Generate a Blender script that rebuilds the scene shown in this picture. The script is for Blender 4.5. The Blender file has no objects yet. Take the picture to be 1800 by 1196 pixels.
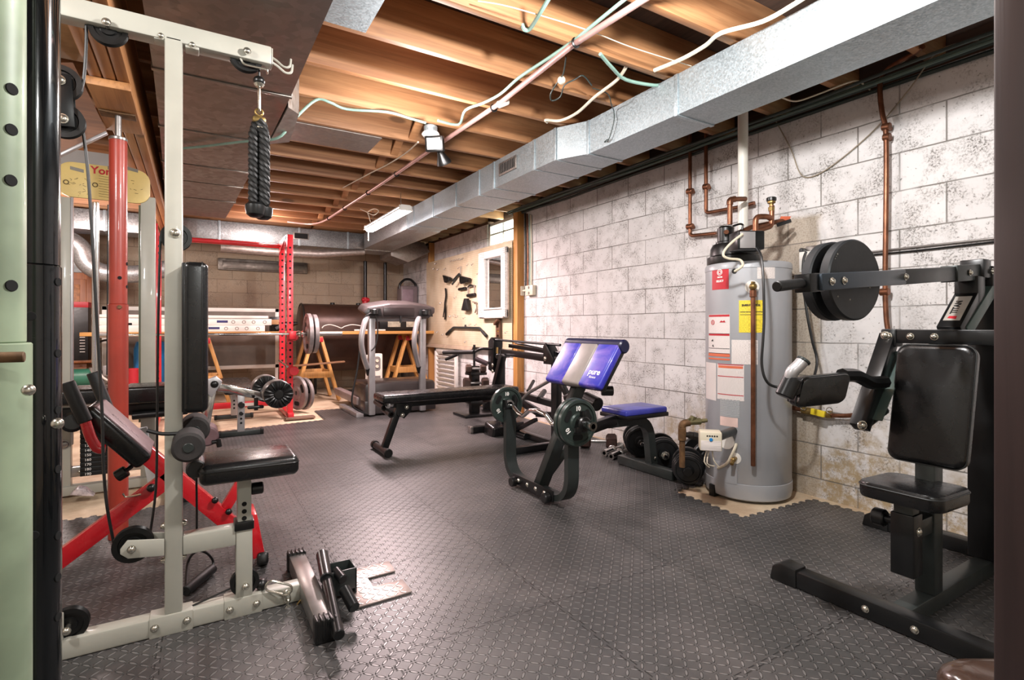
import bpy, bmesh, math, random
from math import sin, cos, pi, radians, sqrt
from mathutils import Vector as V, Matrix
random.seed(7)
C = bpy.context.scene.collection
# ---- surveyed camera: focal length, eye height and heading; the helpers turn a sighting on a known plane into a place in the room
FOC, EYE, HOR, YAW = 922.0, 1.01, 574.0, radians(31.06)
cy, sy = cos(YAW), sin(YAW)
def W(u, v, d):
    l = (u-900)/FOC*d
    return V((l*cy+d*sy, -l*sy+d*cy, EYE-(v-HOR)/FOC*d))
def FZ(u, v, z=0.0): return W(u, v, (EYE-z)*FOC/(v-HOR))
def AX(u, v, X): return W(u, v, X/((u-900)/FOC*cy+sy))
def AY(u, v, Y): return W(u, v, Y/(cy-(u-900)/FOC*sy))
X_, Y_, Z_ = V((1,0,0)), V((0,1,0)), V((0,0,1))

# ---------------------------------------------------------------- geometry
class G:
    def __init__(s): s.bm = bmesh.new(); s.m = 0
    def _fin(s, old):
        for f in s.bm.faces:
            if f not in old: f.material_index = s.m
    def obox(s, c, a, b, d, bev=0.0015, seg=2):
        """oriented box: centre and three half-vectors"""
        c, a, b, d = V(c), V(a), V(b), V(d)
        t = bmesh.new()
        vs = [t.verts.new(c+a*i+b*j+d*k) for i in (-1,1) for j in (-1,1) for k in (-1,1)]
        for q in ((0,1,3,2),(4,6,7,5),(0,4,5,1),(2,3,7,6),(0,2,6,4),(1,5,7,3)):
            t.faces.new([vs[i] for i in q])
        bmesh.ops.recalc_face_normals(t, faces=t.faces)
        bev = min(bev, .49*2*min(a.length,b.length,d.length))
        if bev > 0:
            bmesh.ops.bevel(t, geom=list(t.edges), offset=bev, segments=seg, profile=.5, affect='EDGES', clamp_overlap=True)
        s.merge(t); return s
    def merge(s, t):
        mp = {}
        t.verts.index_update()
        for v in t.verts: mp[v.index] = s.bm.verts.new(v.co)
        for f in t.faces:
            try:
                nf = s.bm.faces.new([mp[v.index] for v in f.verts]); nf.material_index = s.m
            except ValueError: pass
        t.free()
    def box(s, lo, hi, bev=0.0015, seg=2):
        lo, hi = V(lo), V(hi); h = (hi-lo)/2
        return s.obox((lo+hi)/2, (abs(h.x),0,0), (0,abs(h.y),0), (0,0,abs(h.z)), bev, seg)
    def beam(s, p0, p1, w, h=None, up=Z_, bev=.003, seg=2, ext=0):
        """rectangular tube from p0 to p1; w across, h along up"""
        p0, p1 = V(p0), V(p1); h = h or w; d = (p1-p0).normalized(); up = V(up)
        if abs(d.dot(up)) > .98: up = Y_ if abs(d.y) < .9 else X_
        a = d.cross(up).normalized(); b = a.cross(d).normalized()
        return s.obox((p0+p1)/2, d*((p1-p0).length/2+ext), a*w/2, b*h/2, bev, seg)
    def frame(s, ax):
        ax = V(ax).normalized(); t = Z_ if abs(ax.z) < .9 else X_
        a = ax.cross(t).normalized(); return ax, a, ax.cross(a).normalized()
    def lathe(s, prof, base, axis, n=28, sx=1.0):
        """prof: list of (radius, distance along axis)"""
        ax, a, b = s.frame(axis); base = V(base); rings = []
        for r, t in prof:
            if r < 1e-5: rings.append([s.bm.verts.new(base+ax*t)])
            else: rings.append([s.bm.verts.new(base+ax*t+(a*cos(2*pi*i/n)*sx+b*sin(2*pi*i/n))*r) for i in range(n)])
        for p, q in zip(rings, rings[1:]):
            for i in range(n):
                j = (i+1) % n
                f = None
                if len(p) == 1 and len(q) == 1: continue
                if len(p) == 1: f = [p[0], q[j], q[i]]
                elif len(q) == 1: f = [p[i], p[j], q[0]]
                else: f = [p[i], p[j], q[j], q[i]]
                try: s.bm.faces.new(f).material_index = s.m
                except ValueError: pass
        return s
    def cyl(s, p0, p1, r, r2=None, n=20, bev=None):
        p0, p1 = V(p0), V(p1); L = (p1-p0).length; r2 = r if r2 is None else r2
        e = min(r*.15, L*.2) if bev is None else bev
        return s.lathe([(0,0),(max(r-e,1e-4),0),(r,e),(r2,L-e),(max(r2-e,1e-4),L),(0,L)], p0, p1-p0, n)
    def pipe(s, p0, p1, r, ri, n=24):
        p0, p1 = V(p0), V(p1); L = (p1-p0).length
        return s.lathe([(ri,0),(r,0),(r,L),(ri,L),(ri,0)], p0, p1-p0, n)
    def ball(s, c, r, n=16, sz=1.0):
        k = 8
        return s.lathe([(r*sin(pi*i/k), -r*sz*cos(pi*i/k)) for i in range(k+1)], c, Z_, n)
    def tube(s, pts, r, n=10, smooth=0, closed=False, cap=True):
        pts = [V(p) for p in pts]
        if smooth: pts = catmull(pts, smooth, closed)
        m = len(pts); rings = []; prev = None
        for i, p in enumerate(pts):
            if closed: d = pts[(i+1) % m]-pts[i-1]
            else: d = pts[min(i+1,m-1)]-pts[max(i-1,0)]
            d.normalize()
            if prev is None: _, a, _b = s.frame(d)
            else:
                a = prev-d*prev.dot(d)
                if a.length < 1e-6: _, a, _b = s.frame(d)
                a.normalize()
            prev = a; b = d.cross(a)
            rr = r[i] if isinstance(r, (list,tuple)) else r
            rings.append([s.bm.verts.new(p+(a*cos(2*pi*k/n)+b*sin(2*pi*k/n))*rr) for k in range(n)])
        prs = list(zip(rings, rings[1:])) + ([(rings[-1], rings[0])] if closed else [])
        for p, q in prs:
            for k in range(n):
                s.bm.faces.new([p[k], p[(k+1)%n], q[(k+1)%n], q[k]]).material_index = s.m
        if cap and not closed:
            s.bm.faces.new(rings[0][::-1]).material_index = s.m; s.bm.faces.new(rings[-1]).material_index = s.m
        return s
    def prism(s, poly, vec, bev=0):
        t = bmesh.new(); vec = V(vec)
        a = [t.verts.new(V(p)) for p in poly]; b = [t.verts.new(V(p)+vec) for p in poly]; n = len(a)
        t.faces.new(a[::-1]); t.faces.new(b)
        for i in range(n): t.faces.new([a[i], a[(i+1)%n], b[(i+1)%n], b[i]])
        bmesh.ops.recalc_face_normals(t, faces=t.faces)
        if bev: bmesh.ops.bevel(t, geom=list(t.edges), offset=bev, segments=2, profile=.5, affect='EDGES', clamp_overlap=True)
        s.merge(t); return s
    def strip(s, pts, wdir, w, th, smooth=0):
        """flat bar swept along a path: wdir across"""
        pts = [V(p) for p in pts]
        if smooth: pts = catmull(pts, smooth)
        wd = V(wdir).normalized()*w/2; rings = []
        for i, p in enumerate(pts):
            d = (pts[min(i+1,len(pts)-1)]-pts[max(i-1,0)]).normalized(); nn = d.cross(wd).normalized()*th/2
            rings.append([s.bm.verts.new(p+x) for x in (wd+nn, wd-nn, -wd-nn, -wd+nn)])
        for p, q in zip(rings, rings[1:]):
            for k in range(4): s.bm.faces.new([p[k], p[(k+1)%4], q[(k+1)%4], q[k]]).material_index = s.m
        s.bm.faces.new(rings[0][::-1]).material_index = s.m; s.bm.faces.new(rings[-1]).material_index = s.m
        return s
    def torus(s, c, axis, R, r, n=28, k=10):
        ax, a, b = s.frame(axis); c = V(c)
        return s.tube([c+(a*cos(2*pi*i/n)+b*sin(2*pi*i/n))*R for i in range(n)], r, k, closed=True)
    def bolt(s, p, axis, r=.009, h=.006):
        ax = V(axis).normalized(); p = V(p)
        s.lathe([(0,h*1.6),(r*.55,h*1.5),(r*.9,h),(r,h*.4),(r*1.25,h*.35),(r*1.25,0)], p, ax, 12); return s
    def text(s, body, o, xd, yd, size, ext=.0004, align='LEFT', bold=0.0):
        cu = bpy.data.curves.new('t', 'FONT'); cu.body = body; cu.size = size; cu.extrude = ext; cu.align_x = align; cu.offset = bold
        cu.resolution_u = 3
        ob = bpy.data.objects.new('t', cu); C.objects.link(ob)
        bpy.context.view_layer.update()
        me = bpy.data.meshes.new_from_object(ob.evaluated_get(bpy.context.evaluated_depsgraph_get()))
        xd, yd = V(xd).normalized(), V(yd).normalized(); zd = xd.cross(yd); o = V(o)
        t = bmesh.new(); t.from_mesh(me)
        for v in t.verts: v.co = o+xd*v.co.x+yd*v.co.y+zd*v.co.z
        s.merge(t); bpy.data.objects.remove(ob); bpy.data.meshes.remove(me); bpy.data.curves.remove(cu)
        return s
def catmull(pts, k, closed=False):
    pts = [V(p) for p in pts]; out = []; n = len(pts)
    rng = range(n) if closed else range(n-1)
    for i in rng:
        if closed: a, b, c, d = pts[i-1], pts[i], pts[(i+1)%n], pts[(i+2)%n]
        else: a, b, c, d = pts[max(i-1,0)], pts[i], pts[i+1], pts[min(i+2,n-1)]
        for j in range(k):
            t = j/k
            out.append(.5*((2*b)+(c-a)*t+(2*a-5*b+4*c-d)*t*t+(3*b-a-3*c+d)*t**3))
    if not closed: out.append(pts[-1])
    return out
def fillet(pts, r, k=5):
    pts = [V(p) for p in pts]; out = [pts[0]]
    for i in range(1, len(pts)-1):
        a, b, c = pts[i-1], pts[i], pts[i+1]
        rr = min(r, (a-b).length*.48, (c-b).length*.48)
        p, q = b+(a-b).normalized()*rr, b+(c-b).normalized()*rr
        for j in range(k+1):
            t = j/k; out.append(p*(1-t)**2+b*2*t*(1-t)+q*t*t)
    out.append(pts[-1]); return out
def rrect(c, a, b, r, k=5):
    """closed rounded rectangle; half-vectors a, b"""
    c, a, b = V(c), V(a), V(b); ua, ub = a.normalized(), b.normalized(); out = []
    for sa, sb, t0 in ((1,1,0),(-1,1,1),(-1,-1,2),(1,-1,3)):
        o = c+a*sa+b*sb-ua*sa*r-ub*sb*r
        for j in range(k+1):
            t = (t0+j/k)*pi/2
            out.append(o+(ua*cos(t)+ub*sin(t))*r)
    return out

# ---------------------------------------------------------------- objects
BASE = {}
def _mesh(name, g, mats, smooth=True):
    me = bpy.data.meshes.new(name); bmesh.ops.recalc_face_normals(g.bm, faces=g.bm.faces)
    g.bm.to_mesh(me); g.bm.free()
    for m in (mats if isinstance(mats, (list,tuple)) else [mats]): me.materials.append(m)
    if smooth:
        me.shade_smooth(); me.set_sharp_from_angle(angle=radians(38))
    return me
def tag(o, label=None, cat=None, group=None, kind=None):
    if label: o['label'] = label
    if cat: o['category'] = cat
    if group: o['group'] = group
    if kind: o['kind'] = kind
    return o
def thing(name, label, cat, loc, group=None):
    o = bpy.data.objects.new(name, None); C.objects.link(o); o.location = loc; o.empty_display_size = .1
    BASE[o.name] = V(loc); return tag(o, label, cat, group)
def P(parent, name, g, mats, label=None, kind=None):
    me = _mesh(name, g, mats); b = BASE[parent.name]
    me.transform(Matrix.Translation(-b))
    o = bpy.data.objects.new(name, me); C.objects.link(o); o.parent = parent; BASE[o.name] = b
    return tag(o, label, kind=kind)
def S(name, label, cat, g, mats, group=None, kind=None):
    me = _mesh(name, g, mats)
    lo = [min(v.co[i] for v in me.vertices) for i in range(3)]; hi = [max(v.co[i] for v in me.vertices) for i in range(3)]
    b = V(((lo[0]+hi[0])/2, (lo[1]+hi[1])/2, lo[2])); me.transform(Matrix.Translation(-b))
    o = bpy.data.objects.new(name, me); C.objects.link(o); o.location = b; BASE[o.name] = b
    return tag(o, label, cat, group, kind)
def ST(name, g, mats, parent=None):
    me = _mesh(name, g, mats); o = bpy.data.objects.new(name, me); C.objects.link(o); BASE[o.name] = V((0,0,0))
    if parent: o.parent = parent
    else: o['kind'] = 'structure'
    return o
def dup(root, loc, rotz=0, label=None, group=None, tilt=None):
    r = root.copy(); C.objects.link(r); r.location = loc; r.rotation_euler = tilt or (0,0,rotz); BASE[r.name] = V(loc)
    if label: r['label'] = label
    if group: r['group'] = group
    for ch in list(root.children):
        c = ch.copy(); C.objects.link(c); c.parent = r
        for g in ch.children:
            d = g.copy(); C.objects.link(d); d.parent = c
    return r

# ---------------------------------------------------------------- materials
def lin(h):
    h = h.lstrip('#'); o = []
    for i in (0,2,4):
        x = int(h[i:i+2],16)/255; o.append(x/12.92 if x <= .04045 else ((x+.055)/1.055)**2.4)
    return (*o, 1)
class N:
    def __init__(s, name):
        s.mat = bpy.data.materials.new(name); s.mat.use_nodes = True; s.nt = s.mat.node_tree
        s.b = s.nt.nodes['Principled BSDF']; s.geo = s.nt.nodes.new('ShaderNodeNewGeometry')
        s.pos = s.geo.outputs['Position']
    def set(s, **k):
        for n, v in k.items():
            i = s.b.inputs[n.replace('_',' ')]
            if hasattr(v, 'links'): s.nt.links.new(v, i)
            else: i.default_value = v
        return s
    def lk(s, n, i, v):
        if hasattr(v, 'links'): s.nt.links.new(v, n.inputs[i])
        else: n.inputs[i].default_value = v
    def math(s, op, a, b=0.0, c=None, clamp=False):
        n = s.nt.nodes.new('ShaderNodeMath'); n.operation = op; n.use_clamp = clamp; s.lk(n,0,a); s.lk(n,1,b)
        if c is not None: s.lk(n,2,c)
        return n.outputs[0]
    def sep(s, v):
        n = s.nt.nodes.new('ShaderNodeSeparateXYZ'); s.lk(n,0,v); return n.outputs
    def comb(s, x, y, z=0.0):
        n = s.nt.nodes.new('ShaderNodeCombineXYZ'); s.lk(n,0,x); s.lk(n,1,y); s.lk(n,2,z); return n.outputs[0]
    def scale(s, sc, v=None):
        n = s.nt.nodes.new('ShaderNodeVectorMath'); n.operation = 'MULTIPLY'; s.lk(n,0,v or s.pos); n.inputs[1].default_value = sc; return n.outputs[0]
    def add(s, a, b):
        n = s.nt.nodes.new('ShaderNodeVectorMath'); n.operation = 'ADD'; s.lk(n,0,a); s.lk(n,1,b); return n.outputs[0]
    def noise(s, sc, det=3, v=None, rough=.55, dist=0.0):
        n = s.nt.nodes.new('ShaderNodeTexNoise'); s.lk(n,'Vector', v or s.pos); n.inputs['Scale'].default_value = sc
        n.inputs['Detail'].default_value = det; n.inputs['Roughness'].default_value = rough; n.inputs['Distortion'].default_value = dist
        return n.outputs[0]
    def voro(s, sc, v=None, feat='F1', out=0):
        n = s.nt.nodes.new('ShaderNodeTexVoronoi'); s.lk(n,'Vector', v or s.pos); n.inputs['Scale'].default_value = sc; n.feature = feat
        return n.outputs[out]
    def step(s, v, a, b, lo=0.0, hi=1.0):
        n = s.nt.nodes.new('ShaderNodeMapRange'); n.interpolation_type = 'SMOOTHSTEP'; s.lk(n,0,v); s.lk(n,1,a); s.lk(n,2,b); s.lk(n,3,lo); s.lk(n,4,hi)
        return n.outputs[0]
    def mix(s, f, a, b, mode='MIX'):
        n = s.nt.nodes.new('ShaderNodeMix'); n.data_type = 'RGBA'; n.blend_type = mode; s.lk(n,0,f); s.lk(n,6,a); s.lk(n,7,b); return n.outputs[2]
    def bump(s, h, st=.3, dist=.002):
        n = s.nt.nodes.new('ShaderNodeBump'); n.inputs['Strength'].default_value = st; n.inputs['Distance'].default_value = dist
        s.lk(n,'Height',h); s.nt.links.new(n.outputs[0], s.b.inputs['Normal']); return n
    def rand(s):
        n = s.nt.nodes.new('ShaderNodeObjectInfo'); return n.outputs['Random']
MATS = {}
def M(name, col, rough=.5, metal=0.0, var=.12, vs=9, bump=0.0, bs=200, coat=0.0, emit=None, est=1.0, spec=.5, rv=.025):
    if name in MATS: return MATS[name]
    n = N(name); c = lin(col)
    d = tuple(x*(1-var) for x in c[:3])+(1,); e = tuple(min(1,x*(1+var*.6)) for x in c[:3])+(1,)
    f = n.noise(vs, 4)
    n.set(Base_Color=n.mix(n.step(f,.35,.65), d, e), Metallic=metal, Roughness=n.step(n.noise(vs*2.3,3),.3,.7,max(rough-rv,.02),min(rough+rv*1.3,1)))
    n.set(Coat_Weight=coat, Specular_IOR_Level=spec)
    if bump: n.bump(n.noise(bs,2), bump, .001)
    if emit: n.set(Emission_Color=lin(emit), Emission_Strength=est)
    MATS[name] = n.mat; return n.mat

def m_block(name, axis, paint, dirt, mortar, off_y, off_z, worn=.5, base=None):
    n = N(name); p = n.sep(n.pos); hor = p[1] if axis == 'x' else p[0]
    b = n.nt.nodes.new('ShaderNodeTexBrick'); b.offset = .5; b.squash = 1
    wob = n.noise(5, 2)
    hz = n.math('ADD', n.math('SUBTRACT', p[2], off_z), n.math('MULTIPLY', n.math('SUBTRACT', wob, .5), .008))
    n.lk(b,'Vector', n.comb(n.math('SUBTRACT', hor, off_y), hz, 0.0))
    b.inputs['Scale'].default_value = 1; b.inputs['Brick Width'].default_value = .406; b.inputs['Row Height'].default_value = .203
    b.inputs['Mortar Size'].default_value = .0045; b.inputs['Mortar Smooth'].default_value = .55; b.inputs['Bias'].default_value = 0
    b.inputs['Color1'].default_value = (0,0,0,1); b.inputs['Color2'].default_value = (1,1,1,1); b.inputs['Mortar'].default_value = (.5,.5,.5,1)
    brick = b.outputs['Color']; mor = b.outputs['Fac']
    patch = n.step(n.noise(2.6, 4, rough=.6), .42, .58)
    patch2 = n.step(n.noise(7.5, 4, rough=.65), .40, .66)
    fine = n.step(n.noise(95, 4, rough=.75), .46, .62)
    pits = n.step(n.noise(60, 2), .66, .72)
    wear = n.math('MULTIPLY', n.math('MULTIPLY', patch2, n.math('ADD', n.math('MULTIPLY', patch, .8), .25)), fine)
    wear = n.math('MULTIPLY', wear, worn, clamp=True)
    wear = n.math('MAXIMUM', wear, n.math('MULTIPLY', pits, .75))
    tone = n.mix(n.math('MULTIPLY', brick, .55), lin(paint[0]), lin(paint[1]))
    tone = n.mix(n.math('MULTIPLY', patch2, .35), tone, lin(paint[2]))
    col = n.mix(wear, tone, lin(dirt))
    if base:   # bare, damp-stained block low on the wall where the paint has come off
        low = n.step(n.math('ADD', p[2], n.math('MULTIPLY', n.math('SUBTRACT', n.noise(2.2,5,rough=.7), .5), 1.5)), .50, .08)
        if axis == 'x': low = n.math('MULTIPLY', low, n.step(p[1], 4.2, 2.4))
        col = n.mix(n.math('MULTIPLY', low, n.step(n.noise(14,5,rough=.75),.35,.6)), col, lin(base))
    if base:   # strip behind the heater that was never painted
        e = n.math('MULTIPLY', n.math('SUBTRACT', n.noise(6,3), .5), .12)
        yy = n.math('ADD', p[1], e); zz = n.math('ADD', p[2], e)
        bare = n.math('MULTIPLY', n.math('MULTIPLY', n.step(yy, 1.70, 1.76), n.step(yy, 2.22, 2.16)), n.step(zz, 1.72, 1.66))
        col = n.mix(n.math('MULTIPLY', bare, .85), col, n.mix(fine, lin('#a89b89'), lin('#8d7f6c')))
    mm = n.math('MULTIPLY', mor, n.step(n.noise(3.3,3), .30, .58, .3, .95))
    col = n.mix(mm, col, lin(mortar))
    n.set(Base_Color=col, Roughness=.75)
    h = n.math('SUBTRACT', n.math('MULTIPLY', n.noise(70,4,rough=.7), .35), n.math('ADD', n.math('MULTIPLY', mor, 1.0), n.math('MULTIPLY', wear, .25)))
    n.bump(h, .55, .005); return n.mat
def m_wood(name, a, b, axis=0, rough=.6, sc=1.0):
    n = N(name); st = [60*sc]*3; st[axis] = 2.2*sc; r = n.rand()
    v = n.add(n.scale(tuple(st)), n.comb(n.math('MULTIPLY', r, 37.0), n.math('MULTIPLY', r, 11.0), 0.0))
    g = n.noise(1.0, 4, v, .6, .6)
    st2 = [9*sc]*3; st2[axis] = .5*sc
    g2 = n.noise(1.0, 3, n.add(n.scale(tuple(st2)), n.comb(n.math('MULTIPLY', r, 91.0), 0.0, 0.0)), .5, 1.2)
    ca, cb = lin(a), lin(b)
    col = n.mix(n.step(g2,.3,.7), ca, cb)
    col = n.mix(n.math('MULTIPLY', n.step(g,.42,.7), .4), col, tuple(x*.5 for x in ca[:3])+(1,))
    kn = n.step(n.voro(1.0, n.scale(tuple(3.2 if i != axis else 1.1 for i in range(3)))), .05, .09, 1.0, 0.0)
    col = n.mix(n.math('MULTIPLY', kn, .7), col, tuple(x*.25 for x in ca[:3])+(1,))
    vary = n.math('ADD', n.math('MULTIPLY', r, .3), .85)
    col = n.mix(1.0, col, n.comb(vary, vary, vary), 'MULTIPLY')
    n.set(Base_Color=col, Roughness=rough); n.bump(g, .15, .001); return n.mat
def m_galv(name, a, b, rough=.34, sc=55, metal=.85):
    n = N(name); c = n.voro(sc, out=1); cs = n.sep(c)
    big = n.step(n.noise(2.2,4), .35, .7)
    col = n.mix(n.math('MULTIPLY', cs[0], .6), lin(a), lin(b))
    col = n.mix(n.math('MULTIPLY', big, .22), col, lin('#8b8880'))
    n.set(Base_Color=col, Metallic=metal, Roughness=n.math('ADD', n.math('MULTIPLY', cs[1], .22), rough))
    n.bump(n.math('ADD', n.noise(3.0,2), n.math('MULTIPLY', cs[2], .03)), .12, .02); return n.mat
def m_mat():
    """foam tile: raised lugs in a checker of two diagonals, seams between tiles"""
    n = N('foam diamond tile'); p = n.sep(n.pos); k = 1/.0295
    x, y = n.math('MULTIPLY', p[0], k), n.math('MULTIPLY', p[1], k)
    fx, fy = n.math('FLOOR', x), n.math('FLOOR', y)
    qx, qy = n.math('SUBTRACT', n.math('SUBTRACT', x, fx), .5), n.math('SUBTRACT', n.math('SUBTRACT', y, fy), .5)
    par = n.math('MULTIPLY', n.math('FRACT', n.math('MULTIPLY', n.math('ADD', fx, fy), .5)), 2.0)
    a1 = n.math('MULTIPLY', n.math('ADD', qx, qy), .7071); b1 = n.math('MULTIPLY', n.math('SUBTRACT', qx, qy), .7071)
    ip = n.math('SUBTRACT', 1.0, par)
    a = n.math('ADD', n.math('MULTIPLY', a1, ip), n.math('MULTIPLY', b1, par)); b = n.math('ADD', n.math('MULTIPLY', b1, ip), n.math('MULTIPLY', a1, par))
    e = n.math('ADD', n.math('POWER', n.math('ABSOLUTE', n.math('DIVIDE', a, .56)), 2.0), n.math('POWER', n.math('ABSOLUTE', n.math('DIVIDE', b, .155)), 2.0))
    lug = n.step(e, 1.1, .45)
    # seams every 0.61 m with an interlocking wave
    def seam(u, w):
        wave = n.math('MULTIPLY', n.math('SIGN', n.math('SINE', n.math('MULTIPLY', w, 2*pi/.062))), .006)
        t = n.math('ADD', u, wave); t = n.math('DIVIDE', t, .61)
        return n.step(n.math('ABSOLUTE', n.math('SUBTRACT', n.math('FRACT', t), .5)), .4962, .4985)
    sm = n.math('MAXIMUM', seam(n.math('ADD', p[0], .1), p[1]), seam(n.math('ADD', p[1], .26), p[0]))
    dust = n.step(n.noise(1.7, 5, rough=.65), .38, .68)
    fleck = n.step(n.noise(140, 2), .70, .76)
    col = n.mix(n.math('MULTIPLY', dust, .75), lin('#2f2f2f'), lin('#575251'))
    col = n.mix(n.math('MULTIPLY', n.noise(26,4,rough=.7), .35), col, lin('#4a4846'))
    col = n.mix(n.math('MULTIPLY', lug, n.math('ADD', n.math('MULTIPLY', dust, .25), .28)), col, lin('#8f8b89'))
    col = n.mix(n.math('MULTIPLY', fleck, .35), col, lin('#b9aea0'))
    col = n.mix(n.math('MULTIPLY', sm, .75), col, lin('#1b1a1a'))
    n.set(Base_Color=col, Roughness=n.math('SUBTRACT', .43, n.math('MULTIPLY', lug, .08)), Specular_IOR_Level=.75)
    h = n.math('SUBTRACT', lug, n.math('MULTIPLY', sm, 1.2))
    n.bump(h, 1.0, .0085); return n.mat
def m_text_lines(name, paper, ink, pitch=.0035, dens=.5, hor='y'):
    """paper with rows of fine print"""
    n = N(name); p = n.sep(n.pos)
    r = n.math('FRACT', n.math('DIVIDE', p[2], pitch)); row = n.step(n.math('ABSOLUTE', n.math('SUBTRACT', r, .5)), .17, .24, 1.0, 0.0)
    ch = n.step(n.noise(1.0, 1, n.comb(n.math('MULTIPLY', n.math('ADD', p[0], p[1]), 420.0), n.math('FLOOR', n.math('DIVIDE', p[2], pitch)), 0.0)), .5-.1*dens, .55)
    n.set(Base_Color=n.mix(n.math('MULTIPLY', n.math('MULTIPLY', row, ch), .55), lin(paper), lin(ink)), Roughness=.5); return n.mat
def m_peg():
    n = N('pegboard'); p = n.sep(n.pos)
    a = n.math('SUBTRACT', n.math('FRACT', n.math('DIVIDE', p[1], .0254)), .5); b = n.math('SUBTRACT', n.math('FRACT', n.math('DIVIDE', p[2], .0254)), .5)
    r = n.math('SQRT', n.math('ADD', n.math('MULTIPLY', a, a), n.math('MULTIPLY', b, b)))
    hole = n.step(r, .13, .17, 1.0, 0.0)
    col = n.mix(n.step(n.noise(3,4),.35,.7), lin('#d8c9ae'), lin('#c2ae90'))
    n.set(Base_Color=n.mix(n.math('MULTIPLY', hole, .6), col, lin('#4a3b2c')), Roughness=.6)
    n.bump(n.math('SUBTRACT', 0.0, hole), .5, .003); return n.mat
def m_pure():
    """blue vinyl with cloudy lilac scuffing"""
    n = N('blue vinyl'); f = n.step(n.noise(8.5, 5, rough=.6, dist=.8), .42, .72)
    n.set(Base_Color=n.mix(n.math('MULTIPLY', f, .6), lin('#2c2fa8'), lin('#8a6cc0')), Roughness=.36, Coat_Weight=.2); n.bump(n.noise(300,2), .1, .0005); return n.mat
def m_concrete():
    n = N('concrete'); f = n.step(n.noise(3.2, 6, rough=.65), .35, .68); g = n.step(n.noise(45, 4, rough=.7), .3, .7)
    col = n.mix(f, lin('#b89f83'), lin('#d8c6aa')); col = n.mix(n.math('MULTIPLY', g, .2), col, lin('#8f7b64'))
    n.set(Base_Color=col, Roughness=.7); n.bump(n.noise(60,4), .2, .002); return n.mat

white_block = m_block('white painted block', 'x', ('#d6d3d2','#c6c3c2','#b7b3b1'), '#625d57', '#6e6963', .301, .10, 1.0, '#a08c6c')
beige_block = m_block('bare block', 'y', ('#b39f88','#a08c77','#bdaf9c'), '#6e5c4c', '#857462', .27, .10, .8)
grey_block = m_block('side block', 'x', ('#c2bcb2','#aaa499','#b5afa6'), '#6b665f', '#77726c', 0.0, .10, .7)
joist_wood = m_wood('joist wood', '#92633f', '#b5855b', 0, .6)
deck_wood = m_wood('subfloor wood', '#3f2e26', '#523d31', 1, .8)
girder_wood = m_wood('girder wood', '#a9713f', '#c78d57', 1, .55)
stud_wood = m_wood('stud wood', '#a8743c', '#c08a4c', 2, .6)
pine_wood = m_wood('pine', '#b98445', '#cf9d5c', 2, .5)
plank_wood = m_wood('plank pine', '#b07c40', '#c69656', 0, .5)
oak_wood = m_wood('oak', '#8a4f28', '#a9683a', 2, .45)
ply_wood = m_wood('brown board', '#6b4227', '#845536', 0, .5)
post_wood = m_wood('brown post', '#2c2120', '#3a2b2a', 2, .42)
galv = m_galv('galvanised steel', '#a3b0b6', '#c6d0d5', .42, 150, .8)
galv_dull = m_galv('dull galvanised steel', '#8d8681', '#aaa29c', .38, 40, .8)
foil = m_galv('crinkled foil', '#8f9294', '#c2c5c8', .34, 90, .8)
dark_galv = m_galv('dark sheet metal', '#7d7771', '#958e87', .30, 30, .9)
foam = m_mat(); concrete = m_concrete(); pegb = m_peg(); bluev = m_pure()
cream = M('cream grey enamel', '#a3a196', .36, 0, .06, 5, coat=.15)
blackv = M('black vinyl', '#101011', .27, 0, .15, 8, .12, 320)
blackp = M('black plastic', '#0d0d0d', .34, 0, .2, 12)
blacks = M('black satin steel', '#131415', .30, .15, .15, 7)
greys = M('graphite steel', '#343938', .34, .3, .15, 7)
rubber = M('black rubber', '#0e0e0e', .55, 0, .25, 16)
foamr = M('grey foam', '#292524', .85, 0, .2, 25, .4, 260)
chrome = M('chrome', '#d8d8d8', .12, 1, .05, 5)
zinc = M('zinc', '#c8c4b8', .25, .95, .1, 20)
steel = M('brushed steel', '#a7a3a0', .3, .85, .1, 9)
silver = M('silver paint', '#a9a7a8', .35, .5, .08, 8)
red = M('red enamel', '#c01622', .28, 0, .1, 6, coat=.5)
redpost = M('red oxide paint', '#9a3628', .35, 0, .14, 5, coat=.2)
rackred = M('rack red', '#cf2a34', .34, 0, .08, 6, coat=.3)
greenp = M('pale green paint', '#8d9c82', .45, 0, .28, 4.5, coat=.1)
blackpost = M('black lacquer', '#15181a', .16, .5, .25, 3.5, coat=.6)
copper = M('copper', '#7c513b', .36, .75, .3, 14)
rusty = M('rusty iron', '#6f5236', .65, .4, .35, 30, .3, 120)
brass = M('brass', '#8f7748', .4, .8, .2, 20)
pvc = M('white pvc', '#d9d6cc', .35, 0, .05, 4)
pinkpipe = M('pale copper tube', '#c9a099', .38, .35, .1, 7)
heatg = M('heater grey', '#a4a6aa', .36, .15, .05, 3, coat=.25)
white = M('white paint', '#dcd9d2', .4, 0, .06, 6)
wicker = M('white wicker', '#e3e0db', .6, 0, .12, 40, .5, 90)
ivory = M('ivory plastic', '#cfc6b0', .4, 0, .06, 8)
blue = M('blue enamel', '#1e86cf', .3, 0, .1, 4, coat=.3)
greyv = M('grey vinyl', '#8d8580', .36, 0, .1, 10)
hole = M('hole black', '#050505', .9, 0, 0, 1)
plate_iron = M('cast iron', '#1b1c1d', .36, .3, .2, 18, .2, 90)
plate_green = M('green black iron', '#3a4541', .30, .35, .2, 14, .15, 80)
plate_grey = M('grey iron', '#8d8583', .4, .5, .15, 12)
tankb = M('brown oil tank', '#4a342b', .38, .3, .25, 4)
cablegrn = M('green cable', '#86a79a', .5, 0, .1, 10)
cablewht = M('white cable', '#d8cdb8', .5, 0, .1, 10)
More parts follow.
